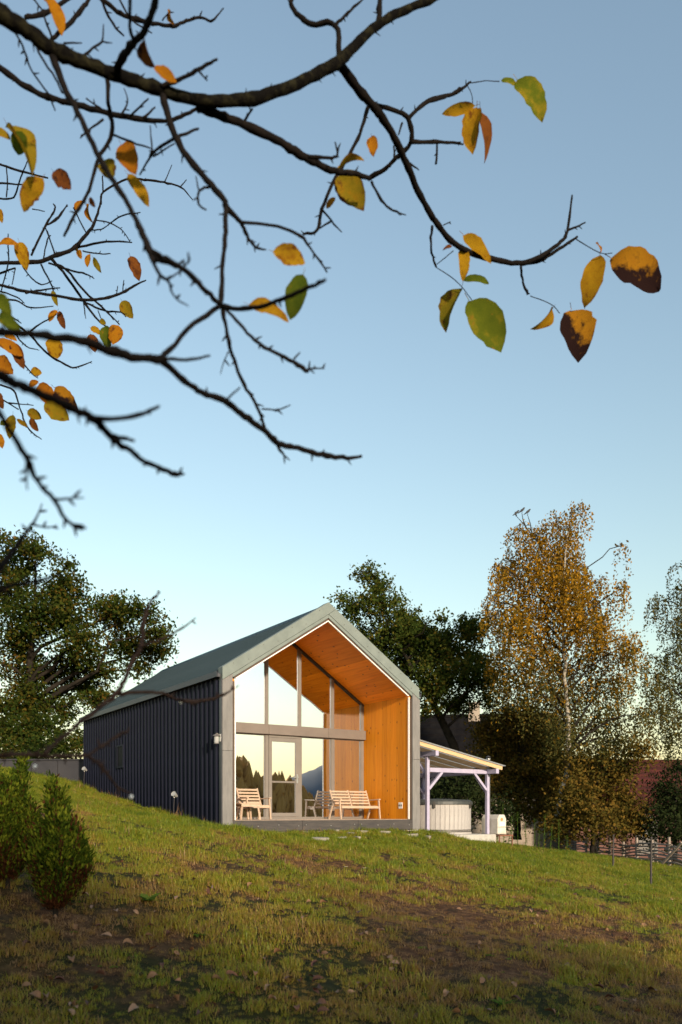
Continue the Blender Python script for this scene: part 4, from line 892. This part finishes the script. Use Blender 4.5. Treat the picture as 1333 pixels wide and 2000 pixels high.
br(A_, 2.9, 3.2, [60,140,14, 130,260,14, 180,400,12, 250,500,12, 290,560,12, 320,640,8]); br(A_, 2.9, 3.0, [205,240,16, 240,330,14, 320,450,14, 360,540,8])
br(A_, 3.0, 3.1, [625,440,30, 628,600,28, 650,770,28, 570,920,24, 520,1100,20, 440,1230,20, 370,1370,16]); br(A_, 3.1, 3.2, [650,780,16, 760,820,14, 880,860,9]); br(A_, 3.2, 3.2, [600,690,14, 520,750,12, 465,800,8]); br(A_, 3.3, 3.3, [830,685,18, 900,620,10]); br(A_, 3.3, 3.3, [600,640,12, 500,570,9]); br(A_, 3.3, 3.3, [700,668,14, 740,590,10, 720,510,6]); br(A_, 3.3, 3.2, [755,675,16, 860,570,10])
# fine twigs farther back
q = 6.0
br(D_, 5.5, 6.6, [-60,384,24, 0,380,24, 250,370,28, 350,335,28, 470,290,26, 540,220,24, 610,130,20, 650,10,16, 660,-60,12], True); br(A_, 6.6, 6.8, [585,1180,14, 600,1110,12, 730,1040,12, 835,1040,13, 950,1055,12, 1050,1085,10, 1115,1155,6]); br(A_, 6.6, 6.6, [598,1110,11, 595,1020,8])
for f, sp in [(A_, [955,1050,8, 995,955,5]), (A_, [1045,1082,8, 1080,1040,5]), (D_, [500,280,16, 690,240,14, 860,245,8]), (D_, [630,100,10, 720,120,10, 800,170,8, 850,245,6]), (D_, [720,120,10, 800,70,10, 915,50,7]), (D_, [585,165,10, 660,160,8, 720,120,7]), (D_, [480,20,10, 560,180,10]),
    (A_, [0,950,14, 120,990,14, 280,1030,10]), (A_, [-10,1060,12, 150,1070,8]), (A_, [38,960,9, 45,1050,8, 38,1140,7]), (A_, [-10,1150,12, 80,1140,10, 120,1030,9, 160,930,7]), (A_, [310,1180,8, 320,1210,10, 270,1300,10, 190,1450,11]), (A_, [390,1185,7, 340,1250,9, 280,1300,10]), (A_, [265,1320,10, 320,1470,9]),
    (D_, [330,340,22, 430,460,20, 540,620,18, 640,750,14, 690,790,8]), (D_, [380,390,16, 440,430,16, 560,570,16, 680,680,14, 780,780,8]), (D_, [270,390,14, 330,510,12, 360,590,7]), (D_, [150,400,12, 200,470,11, 270,520,10, 340,495,6]), (D_, [320,380,14, 470,430,14, 560,450,12, 615,480,6]),
    (D_, [170,575,16, 240,560,14, 390,540,8]), (D_, [-20,620,14, 100,620,12, 200,670,10, 350,660,6]), (D_, [-20,555,10, 110,600,10, 160,640,7]), (D_, [550,630,14, 680,690,14, 790,700,10, 820,730,6]), (D_, [60,715,12, 140,770,8]), (D_, [180,840,14, 240,790,11, 320,745,8]),
    (D_, [60,740,16, 110,780,16, 200,850,16, 270,930,16, 340,990,16, 430,1040,14, 490,1060,12, 600,1020,6]), (D_, [100,840,12, 170,920,10, 255,945,6]), (D_, [130,1000,12, 200,1090,10, 250,1130,6]), (D_, [-20,1165,14, 90,1210,14, 130,1320,12, 170,1430,12, 220,1490,10, 270,1525,6]), (D_, [-10,1250,12, 120,1330,9]),
    (D_, [60,1290,10, 220,1305,6]), (D_, [55,190,7, 55,300,10, 55,380,10, 10,560,9]), (D_, [-20,455,14, 100,410,11]), (D_, [80,520,7, 100,420,8]), (D_, [285,350,10, 310,230,10, 330,200,7]), (D_, [360,320,10, 310,170,8]), (D_, [205,330,14, 300,130,14, 360,30,8]), (D_, [310,130,10, 380,90,10, 440,0,7]), (D_, [540,300,10, 650,320,10, 720,318,8]),
    (A_, [190,1210,8, 260,1222,5]), (D_, [640,690,8, 660,740,6]), (D_, [700,690,9, 740,750,6]), (D_, [760,590,8, 768,530,6]), (D_, [800,570,8, 808,490,5]), (D_, [545,640,10, 560,740,6])]:
    br(f, q + rb.uniform(-.5, .6), q + rb.uniform(-.3, .8), sp)
br(D_, 5.4, 6.4, [-60,505,24, 0,520,20, 150,560,20, 350,590,20, 540,620,20, 680,610,20, 800,570,18, 870,530,16, 950,490,9], True)

# ---- its last leaves, one by one
BR = (.10, .035, .012); DK = (.022, .011, .010)
M['leaf_yellow'] = leafmat('leaf_yellow', [(.3, (0.281, 0.140, 0.009)), (.55, (0.359, 0.195, 0.011)), (.75, (0.218, 0.086, 0.009))], .5, ((.15, .055, .010), 4.5, .55), sc=3, rand=.3)
M['leaf_green'] = leafmat('leaf_green', [(.3, (0.055, 0.078, 0.009)), (.6, (0.101, 0.117, 0.011)), (.8, (0.265, 0.187, 0.016))], .45, ((.24, .12, .015), 3, .60), sc=2.2, rand=.3)
M['leaf_olive'] = leafmat('leaf_olive', [(.3, (0.125, 0.109, 0.010)), (.6, (0.218, 0.148, 0.011)), (.8, (0.281, 0.140, 0.009))], .45, ((.10, .045, .012), 3.5, .55), sc=2.5, rand=.3)
M['leaf_orange'] = leafmat('leaf_orange', [(.3, (0.296, 0.101, 0.009)), (.6, (0.343, 0.140, 0.009)), (.8, (0.156, 0.047, 0.009))], .45, (BR, 3, .54), sc=2.5, rand=.3)
M['leaf_brown'] = leafmat('leaf_brown', [(.3, (0.101, 0.033, 0.011)), (.6, (0.148, 0.051, 0.012)), (.8, (0.055, 0.017, 0.009))], .35, (DK, 3, .52), sc=2.5, rand=.3)
M['leaf_half'] = leafmat('leaf_half', [(.3, (0.312, 0.125, 0.011)), (.7, (0.374, 0.172, 0.012))], .45, (DK, 3.2, .51, .75), sc=3, rand=.1)
def leaf_mesh(w_, curl, fold, seed):
    r = np.random.default_rng(seed); n = 12; b = MB(); t = np.linspace(0, 1, n)
    half = np.sin(math.pi * t ** .92) ** .62 * .5 * w_ ; half[0] = .015 * w_; half[-1] = .004
    for i in range(n):
        z = -curl * (t[i] - .3) ** 2; l = half[i] * (1 + r.normal() * .05); g = half[i] * (1 + r.normal() * .05); zz = fold * half[i]
        wav = .035 * math.sin(t[i] * 7 + seed) + r.normal() * .008
        b.v += [(-l, t[i], z + zz + wav), (0, t[i], z), (g, t[i], z + zz - wav)]
    for i in range(n - 1):
        k = 3 * i; b.f += [(k, k + 1, k + 4, k + 3), (k + 1, k + 2, k + 5, k + 4)]
    k = len(b.v); b.v += [(-.006, -.13, .03), (.006, -.13, .03), (-.006, .02, 0), (.006, .02, 0)]; b.f.append((k, k + 1, k + 3, k + 2))   # stalk
    return b
lseed = [0]
def leaf(fn, Y, x0, y0, x1, y1, wd, mat):
    """leaf from its stalk end to its tip, its blade turned mostly towards the meadow"""
    p0, p1 = P(*fn(x0, y0), Y), P(*fn(x1, y1), Y + rb.uniform(-.02, .03)); d = p1 - p0; L = d.length; wr = wd * SC.get(fn, 1.0) / F_PX * Y / L
    lseed[0] += 1; narrow = wr < .38
    b = leaf_mesh(max(wr * .88, .18) * (1.0 if not narrow else 1.5), rb.uniform(.15, .6), rb.uniform(.15, .6) if not narrow else rb.uniform(.5, 1.1), lseed[0])
    yv = d.normalized(); nv = Vector((rb.uniform(-.3, .3), -1, rb.uniform(-.3, .3))); nv = (nv - yv * nv.dot(yv)).normalized()
    if narrow: nv = (Matrix.Rotation(rb.choice([-.85, .85]), 3, yv) @ nv)
    xv = yv.cross(nv).normalized(); mt = Matrix((xv, yv, nv)).transposed().to_4x4(); mt.translation = p0 - TB
    me_ = b.mesh('leaf', M['leaf_' + mat], True); o = link('leaf', me_, tree); o.matrix_local = mt @ Matrix.Scale(L, 4)
    # stalk
I_ = lambda x, y: (x, y)
SC[I_] = 1.0
for a in [(4.3,1010,155,1068,214,64,'green'),(4.3,980,156,1012,160,16,'green'),(4.3,928,206,864,222,15,'yellow'),(4.3,932,210,920,296,32,'yellow'),(4.3,938,212,958,306,18,'brown'),(4.25,905,458,962,502,30,'yellow'),(4.25,904,484,908,540,28,'yellow'),
          (4.35,906,546,958,544,20,'green'),(4.4,902,562,866,642,34,'olive'),(4.4,916,586,982,680,78,'green'),(4.6,1080,600,1048,646,18,'yellow'),(4.6,1116,604,1136,694,76,'half'),(4.7,1172,496,1144,588,46,'yellow'),(4.7,1194,504,1300,552,80,'half'),(4.25,884,480,866,484,9,'brown'),(4.7,1164,474,1178,490,8,'orange'),
          (2.9,533,491,598,509,42,'yellow'),(2.9,593,535,565,617,48,'green'),(2.85,486,595,565,620,38,'yellow'),(3.9,726,266,730,302,25,'orange'),(3.6,663,338,708,398,56,'olive'),(3.62,660,345,690,400,44,'brown'),(3.6,711,311,655,319,15,'yellow'),(3.7,655,386,636,405,14,'orange')]: leaf(I_, *a)
for a in [(3.2,700,830,775,975,140,'orange'),(3.2,600,930,650,1030,120,'olive'),(3.3,740,1010,860,1165,90,'yellow'),(3.4,250,1030,130,1215,145,'yellow'),(3.4,310,990,405,1085,105,'brown'),(3.3,40,720,215,970,95,'olive'),(3.3,130,760,100,890,110,'green'),(3.3,-30,760,60,790,60,'olive'),(3.4,265,-10,370,160,75,'orange'),(2.7,830,220,885,385,75,'brown'),(2.7,890,385,1025,465,72,'orange'),
          (3.7,985,60,992,132,30,'orange'),(6.3,482,1165,428,1210,45,'orange'),(6.3,512,1180,516,1280,28,'orange'),(3.2,520,1140,550,1200,35,'brown')]: leaf(A_, *a)
for a in [(5.5,125,240,170,402,98,'yellow'),(5.4,-10,262,110,230,62,'orange'),(6.2,490,255,505,305,32,'yellow'),(6.2,510,290,525,345,42,'orange'),(6.2,585,320,568,402,46,'orange'),(6.2,608,342,655,438,42,'olive'),(6.3,848,333,908,470,88,'brown'),(6.3,795,625,860,735,92,'olive'),(6.1,345,560,372,655,42,'olive'),(6.0,375,690,318,755,52,'orange'),(6.0,385,690,415,800,56,'brown'),
          (6.1,590,800,660,832,50,'yellow'),(6.1,690,785,705,932,92,'green'),(6.1,770,785,735,905,104,'orange'),(6.1,590,840,622,952,80,'brown'),(6.1,650,750,690,775,40,'olive'),(5.9,335,865,375,992,122,'yellow'),(2.6,-10,580,60,710,100,'green'),(2.6,-10,720,110,790,100,'green'),(5.6,-20,880,140,970,92,'orange'),(5.6,80,890,150,1050,84,'brown'),(5.6,-20,990,75,1095,112,'orange'),(5.9,200,1085,272,1092,62,'yellow'),
          (5.6,252,1150,190,1178,50,'orange'),(5.6,255,1165,350,1300,118,'orange'),(5.6,355,1190,492,1325,124,'half'),(5.6,295,1280,445,1400,132,'olive'),(5.7,180,1340,268,1390,74,'olive'),(5.7,200,1390,242,1472,52,'brown'),(5.7,85,1365,58,1512,74,'olive'),(5.7,-10,1490,12,1572,62,'orange'),(5.7,110,1395,182,1445,34,'yellow'),(5.7,-15,1215,15,1325,62,'brown'),(5.7,0,1430,50,1410,40,'green'),(5.5,-15,20,12,105,52,'yellow'),(5.7,30,850,110,880,50,'orange')]: leaf(D_, *a)
# little globe lamps hung on the lowest twigs
for px, py, Y, r, tx in [(354,1371,2.6,.0062,'below the long twig before the eave'),(257,1556,2.3,.0066,'at the tip of the drooping twig'),(69,1497,2.2,.0055,'under the level bough at far left')]:
    p = P(px, py, Y); t = empty('globe_lamp', p, 0, 'tiny white globe bulb hanging ' + tx, 'lamp', 'bulbs on the lowest twigs')
    MB().lathe([(r * .25, -r), (r * .75, -r * .65), (r, 0), (r * .75, r * .65), (r * .3, r)], 10).build('globe', M['white_glass'], t, smooth=True); MB().tube([(0, 0, r), (0, 0, r * 3)], .0016, 5).build('cap', M['stake'], t)
# ------------------------------------------------------------------ shrubs, weeds, lawn
M['thuja'] = leafmat('thuja', [(.25, (.022, .038, .006)), (.5, (.06, .092, .010)), (.75, (.20, .22, .02))], .35, world=True, sc=9, rand=.4)
M['thuja_dead'] = leafmat('thuja_dead', [(.3, (.035, .016, .008)), (.7, (.10, .038, .016))], .3, world=True, sc=5, rand=.4)
def thuja(label, px, py, Y, h, plumes, n=4600):
    """a young conifer as a bundle of upright plumes: (x, y, top, radius) each"""
    b = hit(px, py, Y - .6, Y + 1.5); root = empty('conifer_shrub', b, 0, label, 'shrub', 'young conifers at the left edge')
    MB().tube([(0, 0, -.1), (.01, .0, h * .3), (.0, .01, h * .8)], [.022, .016, .004], 6).build('trunk', M['trunk_dark'], root)
    for q_ in plumes: MB().tube([(0, 0, h * .08), (q_[0] * .6, q_[1] * .6, q_[2] * .35), (q_[0], q_[1], q_[2] * .85)], [.010, .008, .003], 5).build('stem', M['trunk_dark'], root)
    V = []; Dd = []; wt = np.array([q_[3] * q_[2] for q_ in plumes]); wt /= wt.sum()
    for i in range(n):
        q_ = plumes[rng.choice(len(plumes), p=wt)]; t = rng.uniform(.1, 1); a = rng.uniform(0, 6.28); r = q_[3] * min(1, 3.2 * t) * (1 - t ** 3.2) ** .7 * (1 + rng.normal() * .2); f = rng.random() ** .45
        ax = min(1, t * 1.8); c = np.array([q_[0] * ax + r * f * math.cos(a), q_[1] * ax + r * f * math.sin(a), t * q_[2]]); up = np.array([.5 * math.cos(a), .5 * math.sin(a), .9]); up /= np.linalg.norm(up)
        sd_ = np.cross(up, [math.cos(a + 1.2), math.sin(a + 1.2), 0]); sd_ /= np.linalg.norm(sd_) + 1e-9; s = rng.uniform(.035, .085)
        dst = Dd if (c[2] < .34 * h and rng.random() < 1.0 - c[2] / h * 2.2) or (f < .55 and rng.random() < .5) else V
        for k in range(5):                         # a flat spray of five scales
            o = c + up * s * (.25 * k) + sd_ * s * rng.uniform(-.35, .35); e = up + sd_ * rng.uniform(-.7, .7); e /= np.linalg.norm(e); w_ = np.cross(e, rng.normal(size=3)); w_ /= np.linalg.norm(w_); l = s * .55
            dst += [o, o + e * l * .5 + w_ * l * .2, o + e * l, o + e * l * .5 - w_ * l * .2]
    for nm, q, m in (('foliage', V, M['thuja']), ('dead_foliage', Dd, M['thuja_dead'])):
        o = link(nm, quads_mesh(nm, np.array(q), m), root); o['kind'] = 'stuff'
thuja('young green conifer with browned base, nearer of two at the left', 108, 1792, 5.6, 1.02, [(-.02, 0, 1.02, .038), (.035, .03, .93, .045), (-.12, .02, .66, .055), (.16, -.02, .70, .05), (-.07, -.09, .60, .065), (.07, -.11, .74, .055), (-.15, .10, .54, .05), (.12, .12, .64, .06), (.21, .05, .50, .045), (0, .1, .80, .055), (.0, -.05, .84, .05), (.14, .05, .58, .06)])
thuja('young conifer cut by the left edge, behind the nearer one', 15, 1735, 6.1, .98, [(.11, 0, 1.02, .05), (.04, .05, .90, .06), (-.10, .0, .94, .06), (.2, -.04, .66, .055), (-.02, -.12, .72, .1), (-.18, .05, .75, .1), (.12, .12, .66, .09), (.02, -.06, .84, .09), (-.2, -.08, .6, .09)])

M['weed_leaf'] = leafmat('weed_leaf', [(.3, (.07, .13, .02)), (.7, (.13, .20, .035))], .4, world=True, sc=4, rand=.4)
def blade_leaf(b, o, d, L, wd, droop=.3):
    d = Vector(d).normalized(); s_ = d.cross(Vector((0, 0, 1))); s_ = s_.normalized() if s_.length > .05 else Vector((1, 0, 0)); o = Vector(o); n = len(b.v)
    for t, w_ in ((0, .15), (.35, 1), (.7, .75), (1, .02)):
        c = o + d * (L * t) - Vector((0, 0, droop * L * t * t)); b.v += [tuple(c - s_ * wd * w_ * .5), tuple(c + s_ * wd * w_ * .5)]
    for k in range(3): b.f.append((n + 2 * k, n + 2 * k + 1, n + 2 * k + 3, n + 2 * k + 2))
def weed(px, py, tx, n, L, wd, up=.6):
    p = hit(px, py); b = MB()
    for i in range(n): a = i * 2.4 + random.random(); blade_leaf(b, (0, 0, .01), (math.cos(a), math.sin(a), up + random.uniform(-.2, .4)), L * random.uniform(.7, 1.2), wd * random.uniform(.8, 1.2))
    tag(b.build('weed', M['weed_leaf'], None, smooth=True, loc=p), 'broad leaved green weed ' + tx, 'weed', 'weeds in the lawn')
weed(290, 1764, 'left of centre in the lower lawn', 9, .17, .075); weed(700, 1850, 'mid lawn, pale tuft', 10, .09, .03); weed(980, 1970, 'near the bottom edge', 11, .12, .022); weed(745, 1795, 'small, below the white flowers', 7, .06, .04); weed(1190, 1760, 'bluish, on the right of the worn patch', 10, .1, .02)
# tall stalks by the heater
spots = [(985,1640,1.05),(1000,1648,.8),(1012,1650,.95),(1028,1655,.7),(1045,1662,.85),(1062,1668,1.0),(1075,1672,.75),(1092,1680,.9),(972,1636,.8),(1108,1684,.55),(1052,1664,.55),(992,1645,.5)]
for i, (px, py, h) in enumerate(spots):
    p = P(px, py, 24.5 + (i % 3) * .8); p.z = gz(p.x, p.y); t = empty('tall_weed', p, 0, 'tall leafy green stalk at the lawn edge by the heater', 'weed', 'tall stalks beside the heater')
    h *= 1.25; lean = random.uniform(-.12, .12)
    MB().tube([(0, 0, -.05), (lean * .4, 0, h * .5), (lean, 0, h)], [.012, .009, .004], 5).build('stem', M['weed_leaf'], t)
    b = MB()
    for k in range(46):
        f = random.uniform(.12, 1); a = k * 2.4; blade_leaf(b, (lean * f, 0, h * f), (math.cos(a), math.sin(a), .6), random.uniform(.12, .22) * (1.15 - f * .5), .045, .5)
    o = b.build('foliage', M['weed_leaf'], t); o['kind'] = 'stuff'
# two garden spot lamps on spikes against the dark wall
for px, py, Y, tx in [(343, 1553, 18.9, 'before the middle of the dark wall'), (167, 1503, 24.6, 'at the far end of the dark wall')]:
    p = P(px, py, Y); g = gz(p.x, p.y); t = empty('spot_lamp', (p.x, p.y, g), R(20), 'small white spot lamp on a spike ' + tx, 'lamp', 'garden spot lamps')
    h = p.z - g
    MB().tube([(-.03, 0, -.1), (-.04, 0, h * .5), (-.02, 0, h - .06)], [.008, .007, .007], 5).build('spike', M['stake'], t)
    MB().lathe([(.03, -.09), (.045, -.06), (.085, .09), (.088, .10), (.07, .09)], 12).build('lamp_head', M['lamp_grey'], t, loc=(0, 0, h), rot=(R(35), R(-55), 0), scale=(.75, .75, .75)); MB().tube([(-.02, 0, h - .06), (-.05, 0, h - .03), (-.02, 0, h)], .008, 5).build('bracket', M['white_paint'], t)
# daisies
for px, py, tx in [(676, 1706, 'left'), (712, 1708, 'right')]:
    p = hit(px, py); t = empty('daisy', p, 0, 'white flower in the grass below the porch, %s of two' % tx, 'flower', 'white flowers in the lawn')
    MB().tube([(0, 0, 0), (.005, 0, .09)], .0025, 5).build('stem', M['weed_leaf'], t)
    for k in range(9):
        a = k * .698; b = MB(); blade_leaf(b, (.005, 0, .09), (math.cos(a), math.sin(a), .35), .035, .016, .2); b.build('petal', M['petal'], t)
    MB().lathe([(.009, 0), (.006, .006)], 8).build('eye', M['flower_eye'], t, loc=(.005, 0, .092))
# fallen leaves
fm = []
for i, (c1, c2) in enumerate([((.17, .07, .028), (.10, .04, .018)), ((.25, .13, .06), (.15, .075, .035)), ((.10, .038, .02), (.06, .024, .014)), ((.32, .19, .11), (.2, .11, .06))]):
    m_ = plain('dry_leaf_%d' % i, c1, c2, .7, sc=18)
    for k in range(3): fm.append(leaf_mesh(rng.uniform(.45, .75), rng.uniform(.3, .9), rng.uniform(.3, 1.1), 100 + i * 7 + k).mesh('fallen_leaf', m_, True))
fl_px = [(626,1860),(625,1770),(300,1790),(445,1955),(270,1980),(135,1985),(215,1755),(310,1720),(470,1700),(400,1745),(640,1705),(825,1760),(935,1720),(1120,1780),(870,1790),(755,1880),(770,1900),(590,1925),(550,1935),(570,1965),(935,1850),(1050,1860),(1105,1890),(1200,1830),(1235,1880),(880,1985),(815,1990),(1000,1925),(660,1950),(715,1940),(520,1880),(430,1860),(340,1870),(240,1850),(150,1815),(105,1800),(395,1990),(1085,1990),(1290,1980),(1310,1930),(1180,1940),(835,1740),(790,1690),(1010,1760),(560,1720),(520,1690),(240,1690),(90,1960),(170,1900),(60,1850),(480,1920),(620,1990),(735,1985),(960,1985),(1040,1810),(1160,1700),(900,1690),(590,1800),(355,1930),(700,1790)]
for px, py in fl_px + [(random.uniform(60, 1320), random.uniform(1700, 1995)) for _ in range(150)]:
    p = hit(px, py); s = random.uniform(.045, .09)
    fi = random.randrange(len(fm))
    o = link('fallen_leaf', fm[fi], None, p + Vector((0, 0, .03)), (random.uniform(-.7, .7), random.uniform(-.7, .7), random.uniform(0, 6.28)), (s, s, s))
    tag(o, ['russet', 'tan', 'dark brown', 'pale buff'][fi // 3] + ' dry curled leaf lying in the grass', 'leaf', 'fallen leaves on the lawn')

# ---- grass: tufts scattered over the lawn
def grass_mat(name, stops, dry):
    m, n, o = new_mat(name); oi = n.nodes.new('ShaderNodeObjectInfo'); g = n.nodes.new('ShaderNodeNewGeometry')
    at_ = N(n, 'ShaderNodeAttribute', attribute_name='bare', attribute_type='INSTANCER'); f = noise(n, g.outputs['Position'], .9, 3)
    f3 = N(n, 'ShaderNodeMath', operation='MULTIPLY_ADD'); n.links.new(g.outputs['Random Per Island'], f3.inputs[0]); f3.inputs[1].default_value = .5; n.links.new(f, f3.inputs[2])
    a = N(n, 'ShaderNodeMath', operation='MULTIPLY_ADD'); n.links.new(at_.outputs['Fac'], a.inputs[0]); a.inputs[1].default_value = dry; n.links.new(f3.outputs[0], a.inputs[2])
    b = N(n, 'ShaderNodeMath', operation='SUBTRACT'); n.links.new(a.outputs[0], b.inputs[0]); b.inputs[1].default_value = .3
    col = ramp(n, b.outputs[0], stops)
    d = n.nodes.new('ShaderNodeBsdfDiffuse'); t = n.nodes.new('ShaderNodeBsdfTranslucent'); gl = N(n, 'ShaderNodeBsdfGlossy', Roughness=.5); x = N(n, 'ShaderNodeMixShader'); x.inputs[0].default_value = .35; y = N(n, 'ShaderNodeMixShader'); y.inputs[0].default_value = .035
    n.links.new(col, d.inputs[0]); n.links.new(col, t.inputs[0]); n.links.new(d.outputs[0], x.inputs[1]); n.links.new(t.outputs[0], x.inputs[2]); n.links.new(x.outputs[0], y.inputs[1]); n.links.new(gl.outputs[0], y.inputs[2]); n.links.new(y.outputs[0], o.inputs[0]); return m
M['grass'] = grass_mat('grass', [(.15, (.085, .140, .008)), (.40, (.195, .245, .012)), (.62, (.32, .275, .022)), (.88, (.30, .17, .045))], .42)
M['thatch'] = grass_mat('thatch', [(.2, (.17, .085, .03)), (.6, (.28, .15, .055)), (.9, (.36, .21, .09))], .2)
tuft_col = bpy.data.collections.new('grass_tufts')
def tuft(seed, n, h, spread, lean, mat, w_=.0042):
    r = np.random.default_rng(seed); V = []; Fc = []
    for i in range(n):
        a = r.uniform(0, 6.28); o = np.array([math.cos(a), math.sin(a), 0]) * spread * r.random() ** .6; ld = r.uniform(0, 6.28); l = h * r.uniform(.5, 1.25); k = lean * r.uniform(.3, 1.5)
        dv = np.array([math.cos(ld), math.sin(ld), 0]); sv = np.array([-dv[1], dv[0], 0]); n0 = len(V)
        for t, ww in ((0, 1.0), (.5, .8), (1, .08)):
            c = o + dv * l * k * t * t + np.array([0, 0, l * t * (1 - .35 * k * t)]); V += [c - sv * w_ * ww * .5, c + sv * w_ * ww * .5]
        Fc += [(n0, n0 + 1, n0 + 3, n0 + 2), (n0 + 2, n0 + 3, n0 + 5, n0 + 4)]
    me_ = bpy.data.meshes.new('tuft_%d' % seed); me_.from_pydata([tuple(v) for v in V], [], Fc); me_.materials.append(mat); o = bpy.data.objects.new('tuft_%d' % seed, me_); tuft_col.objects.link(o)
for i in range(4): tuft(20 + i, 22, .055 + .014 * i, .065, .75, M['grass'], .0052)
for i in range(2): tuft(30 + i, 16, .10 + .02 * i, .04, .8, M['grass'], .005)
for i in range(2): tuft(40 + i, 18, .05, .085, 1.5, M['thatch'], .0045)
def rosette(seed, n, L, wd):
    b = MB()
    for i in range(n): a = i * 2.4 + seed; blade_leaf(b, (0, 0, .006), (math.cos(a), math.sin(a), .5 + .3 * math.sin(i * 3.1)), L * (.7 + .5 * ((i * 7) % 5) / 5), wd, .45)
    tuft_col.objects.link(bpy.data.objects.new('tuft_%d' % seed, b.mesh('tuft_%d' % seed, M['weed_leaf'], True)))
rosette(50, 9, .07, .028); rosette(51, 14, .05, .022)
tuft(52, 9, .17, .03, .9, M['thatch'], .004)
pts = []
for y0_, y1_, dens in ((2.6, 6, 430), (6, 9, 380), (9, 13, 280), (13, 18, 200), (18, 30, 110)):
    xa, xb = -.44 * y1_ - 1.6, .44 * y1_ + 1.6; n = int((xb - xa) * (y1_ - y0_) * dens); x = rng.uniform(xa, xb, n); y = rng.uniform(y0_, y1_, n); k = np.abs(x) < .44 * y + 1.6
    pts.append(np.stack([x[k], y[k]], 1))
pts = np.concatenate(pts)
# nothing grows under the cabin, the slab or the stones
dx = pts[:, 0] - P0.x; dy = pts[:, 1] - P0.y; uu = dx * DU.x + dy * DU.y; ss = dx * DS.x + dy * DS.y
ok = ~(((uu > -.03) & (uu < WD + .04) & (ss > -.03) & (ss < LN + .1)) | ((uu > 5.72) & (uu < 9.02) & (ss > .72) & (ss < 4.65)))
pts = pts[ok]; bv = bare(pts[:, 0], pts[:, 1]); r_ = rng.random(len(pts))
keep = r_ > bv * .22; pts = pts[keep]; bv = bv[keep]
for (px, py, wp) in stones:
    p = hit(px, py); r = wp * .18 / F_PX * p.y / 2 * .9; k = np.hypot((pts[:, 0] - p.x) / max(r, .05), (pts[:, 1] - p.y) / max(r * .75, .2)) > 1; pts = pts[k]; bv = bv[k]
n = len(pts); z = zg(pts[:, 0], pts[:, 1]); rr_ = rng.random(n)
idx = np.where(rr_ < .10 + .16 * (pts[:, 1] < 12.5) + bv * .62, 6 + rng.integers(0, 2, n), np.where(rr_ > .965, 4 + rng.integers(0, 2, n), rng.integers(0, 4, n)))
sp_ = rng.random(n); idx = np.where(sp_ < .02, 8 + rng.integers(0, 2, n), np.where(sp_ > .988, 10, idx))
clump = vnoise(pts[:, 0], pts[:, 1], .55, 8) * .45 + vnoise(pts[:, 0], pts[:, 1], .16, 12) * .55; far_s = 1 + np.clip((pts[:, 1] - 9) / 16, 0, 1) * .55
scl = (.30 + 1.35 * np.clip((clump - .22) * 1.5, 0, 1.1) + rng.normal(size=n) * .10) * (1 - .30 * bv) * far_s * (1 - .18 * np.clip((9 - pts[:, 1]) / 4, 0, 1))
me_ = bpy.data.meshes.new('grass'); me_.vertices.add(n); me_.vertices.foreach_set('co', np.stack([pts[:, 0], pts[:, 1], z - .004], 1).astype(np.float32).ravel())
low = np.clip((11.5 - pts[:, 1]) / 5, 0, 1)  # tufts browner and darker towards the camera, dimness painted into their colour
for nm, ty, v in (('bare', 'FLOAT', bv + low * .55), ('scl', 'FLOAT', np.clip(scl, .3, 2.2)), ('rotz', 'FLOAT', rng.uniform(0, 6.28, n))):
    a = me_.attributes.new(nm, ty, 'POINT'); a.data.foreach_set('value', v.astype(np.float32))
a = me_.attributes.new('idx', 'INT', 'POINT'); a.data.foreach_set('value', idx.astype(np.int32))
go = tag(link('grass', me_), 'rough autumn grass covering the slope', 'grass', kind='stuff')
ng = bpy.data.node_groups.new('grass_scatter', 'GeometryNodeTree'); ng.interface.new_socket('Geometry', in_out='INPUT', socket_type='NodeSocketGeometry'); ng.interface.new_socket('Geometry', in_out='OUTPUT', socket_type='NodeSocketGeometry')
gi = ng.nodes.new('NodeGroupInput'); gout = ng.nodes.new('NodeGroupOutput'); ci = ng.nodes.new('GeometryNodeCollectionInfo'); ci.inputs['Collection'].default_value = tuft_col; ci.inputs['Separate Children'].default_value = True; ci.inputs['Reset Children'].default_value = True
ip = ng.nodes.new('GeometryNodeInstanceOnPoints'); ip.inputs['Pick Instance'].default_value = True
def na(nm, ty): x = ng.nodes.new('GeometryNodeInputNamedAttribute'); x.data_type = ty; x.inputs['Name'].default_value = nm; return x.outputs['Attribute']
cx_ = ng.nodes.new('ShaderNodeCombineXYZ'); e2r = ng.nodes.new('FunctionNodeEulerToRotation')
ng.links.new(gi.outputs[0], ip.inputs['Points']); ng.links.new(ci.outputs[0], ip.inputs['Instance']); ng.links.new(na('idx', 'INT'), ip.inputs['Instance Index'])
ng.links.new(na('rotz', 'FLOAT'), cx_.inputs[2]); ng.links.new(cx_.outputs[0], e2r.inputs[0]); ng.links.new(e2r.outputs[0], ip.inputs['Rotation']); ng.links.new(na('scl', 'FLOAT'), ip.inputs['Scale']); ng.links.new(ip.outputs[0], gout.inputs[0])
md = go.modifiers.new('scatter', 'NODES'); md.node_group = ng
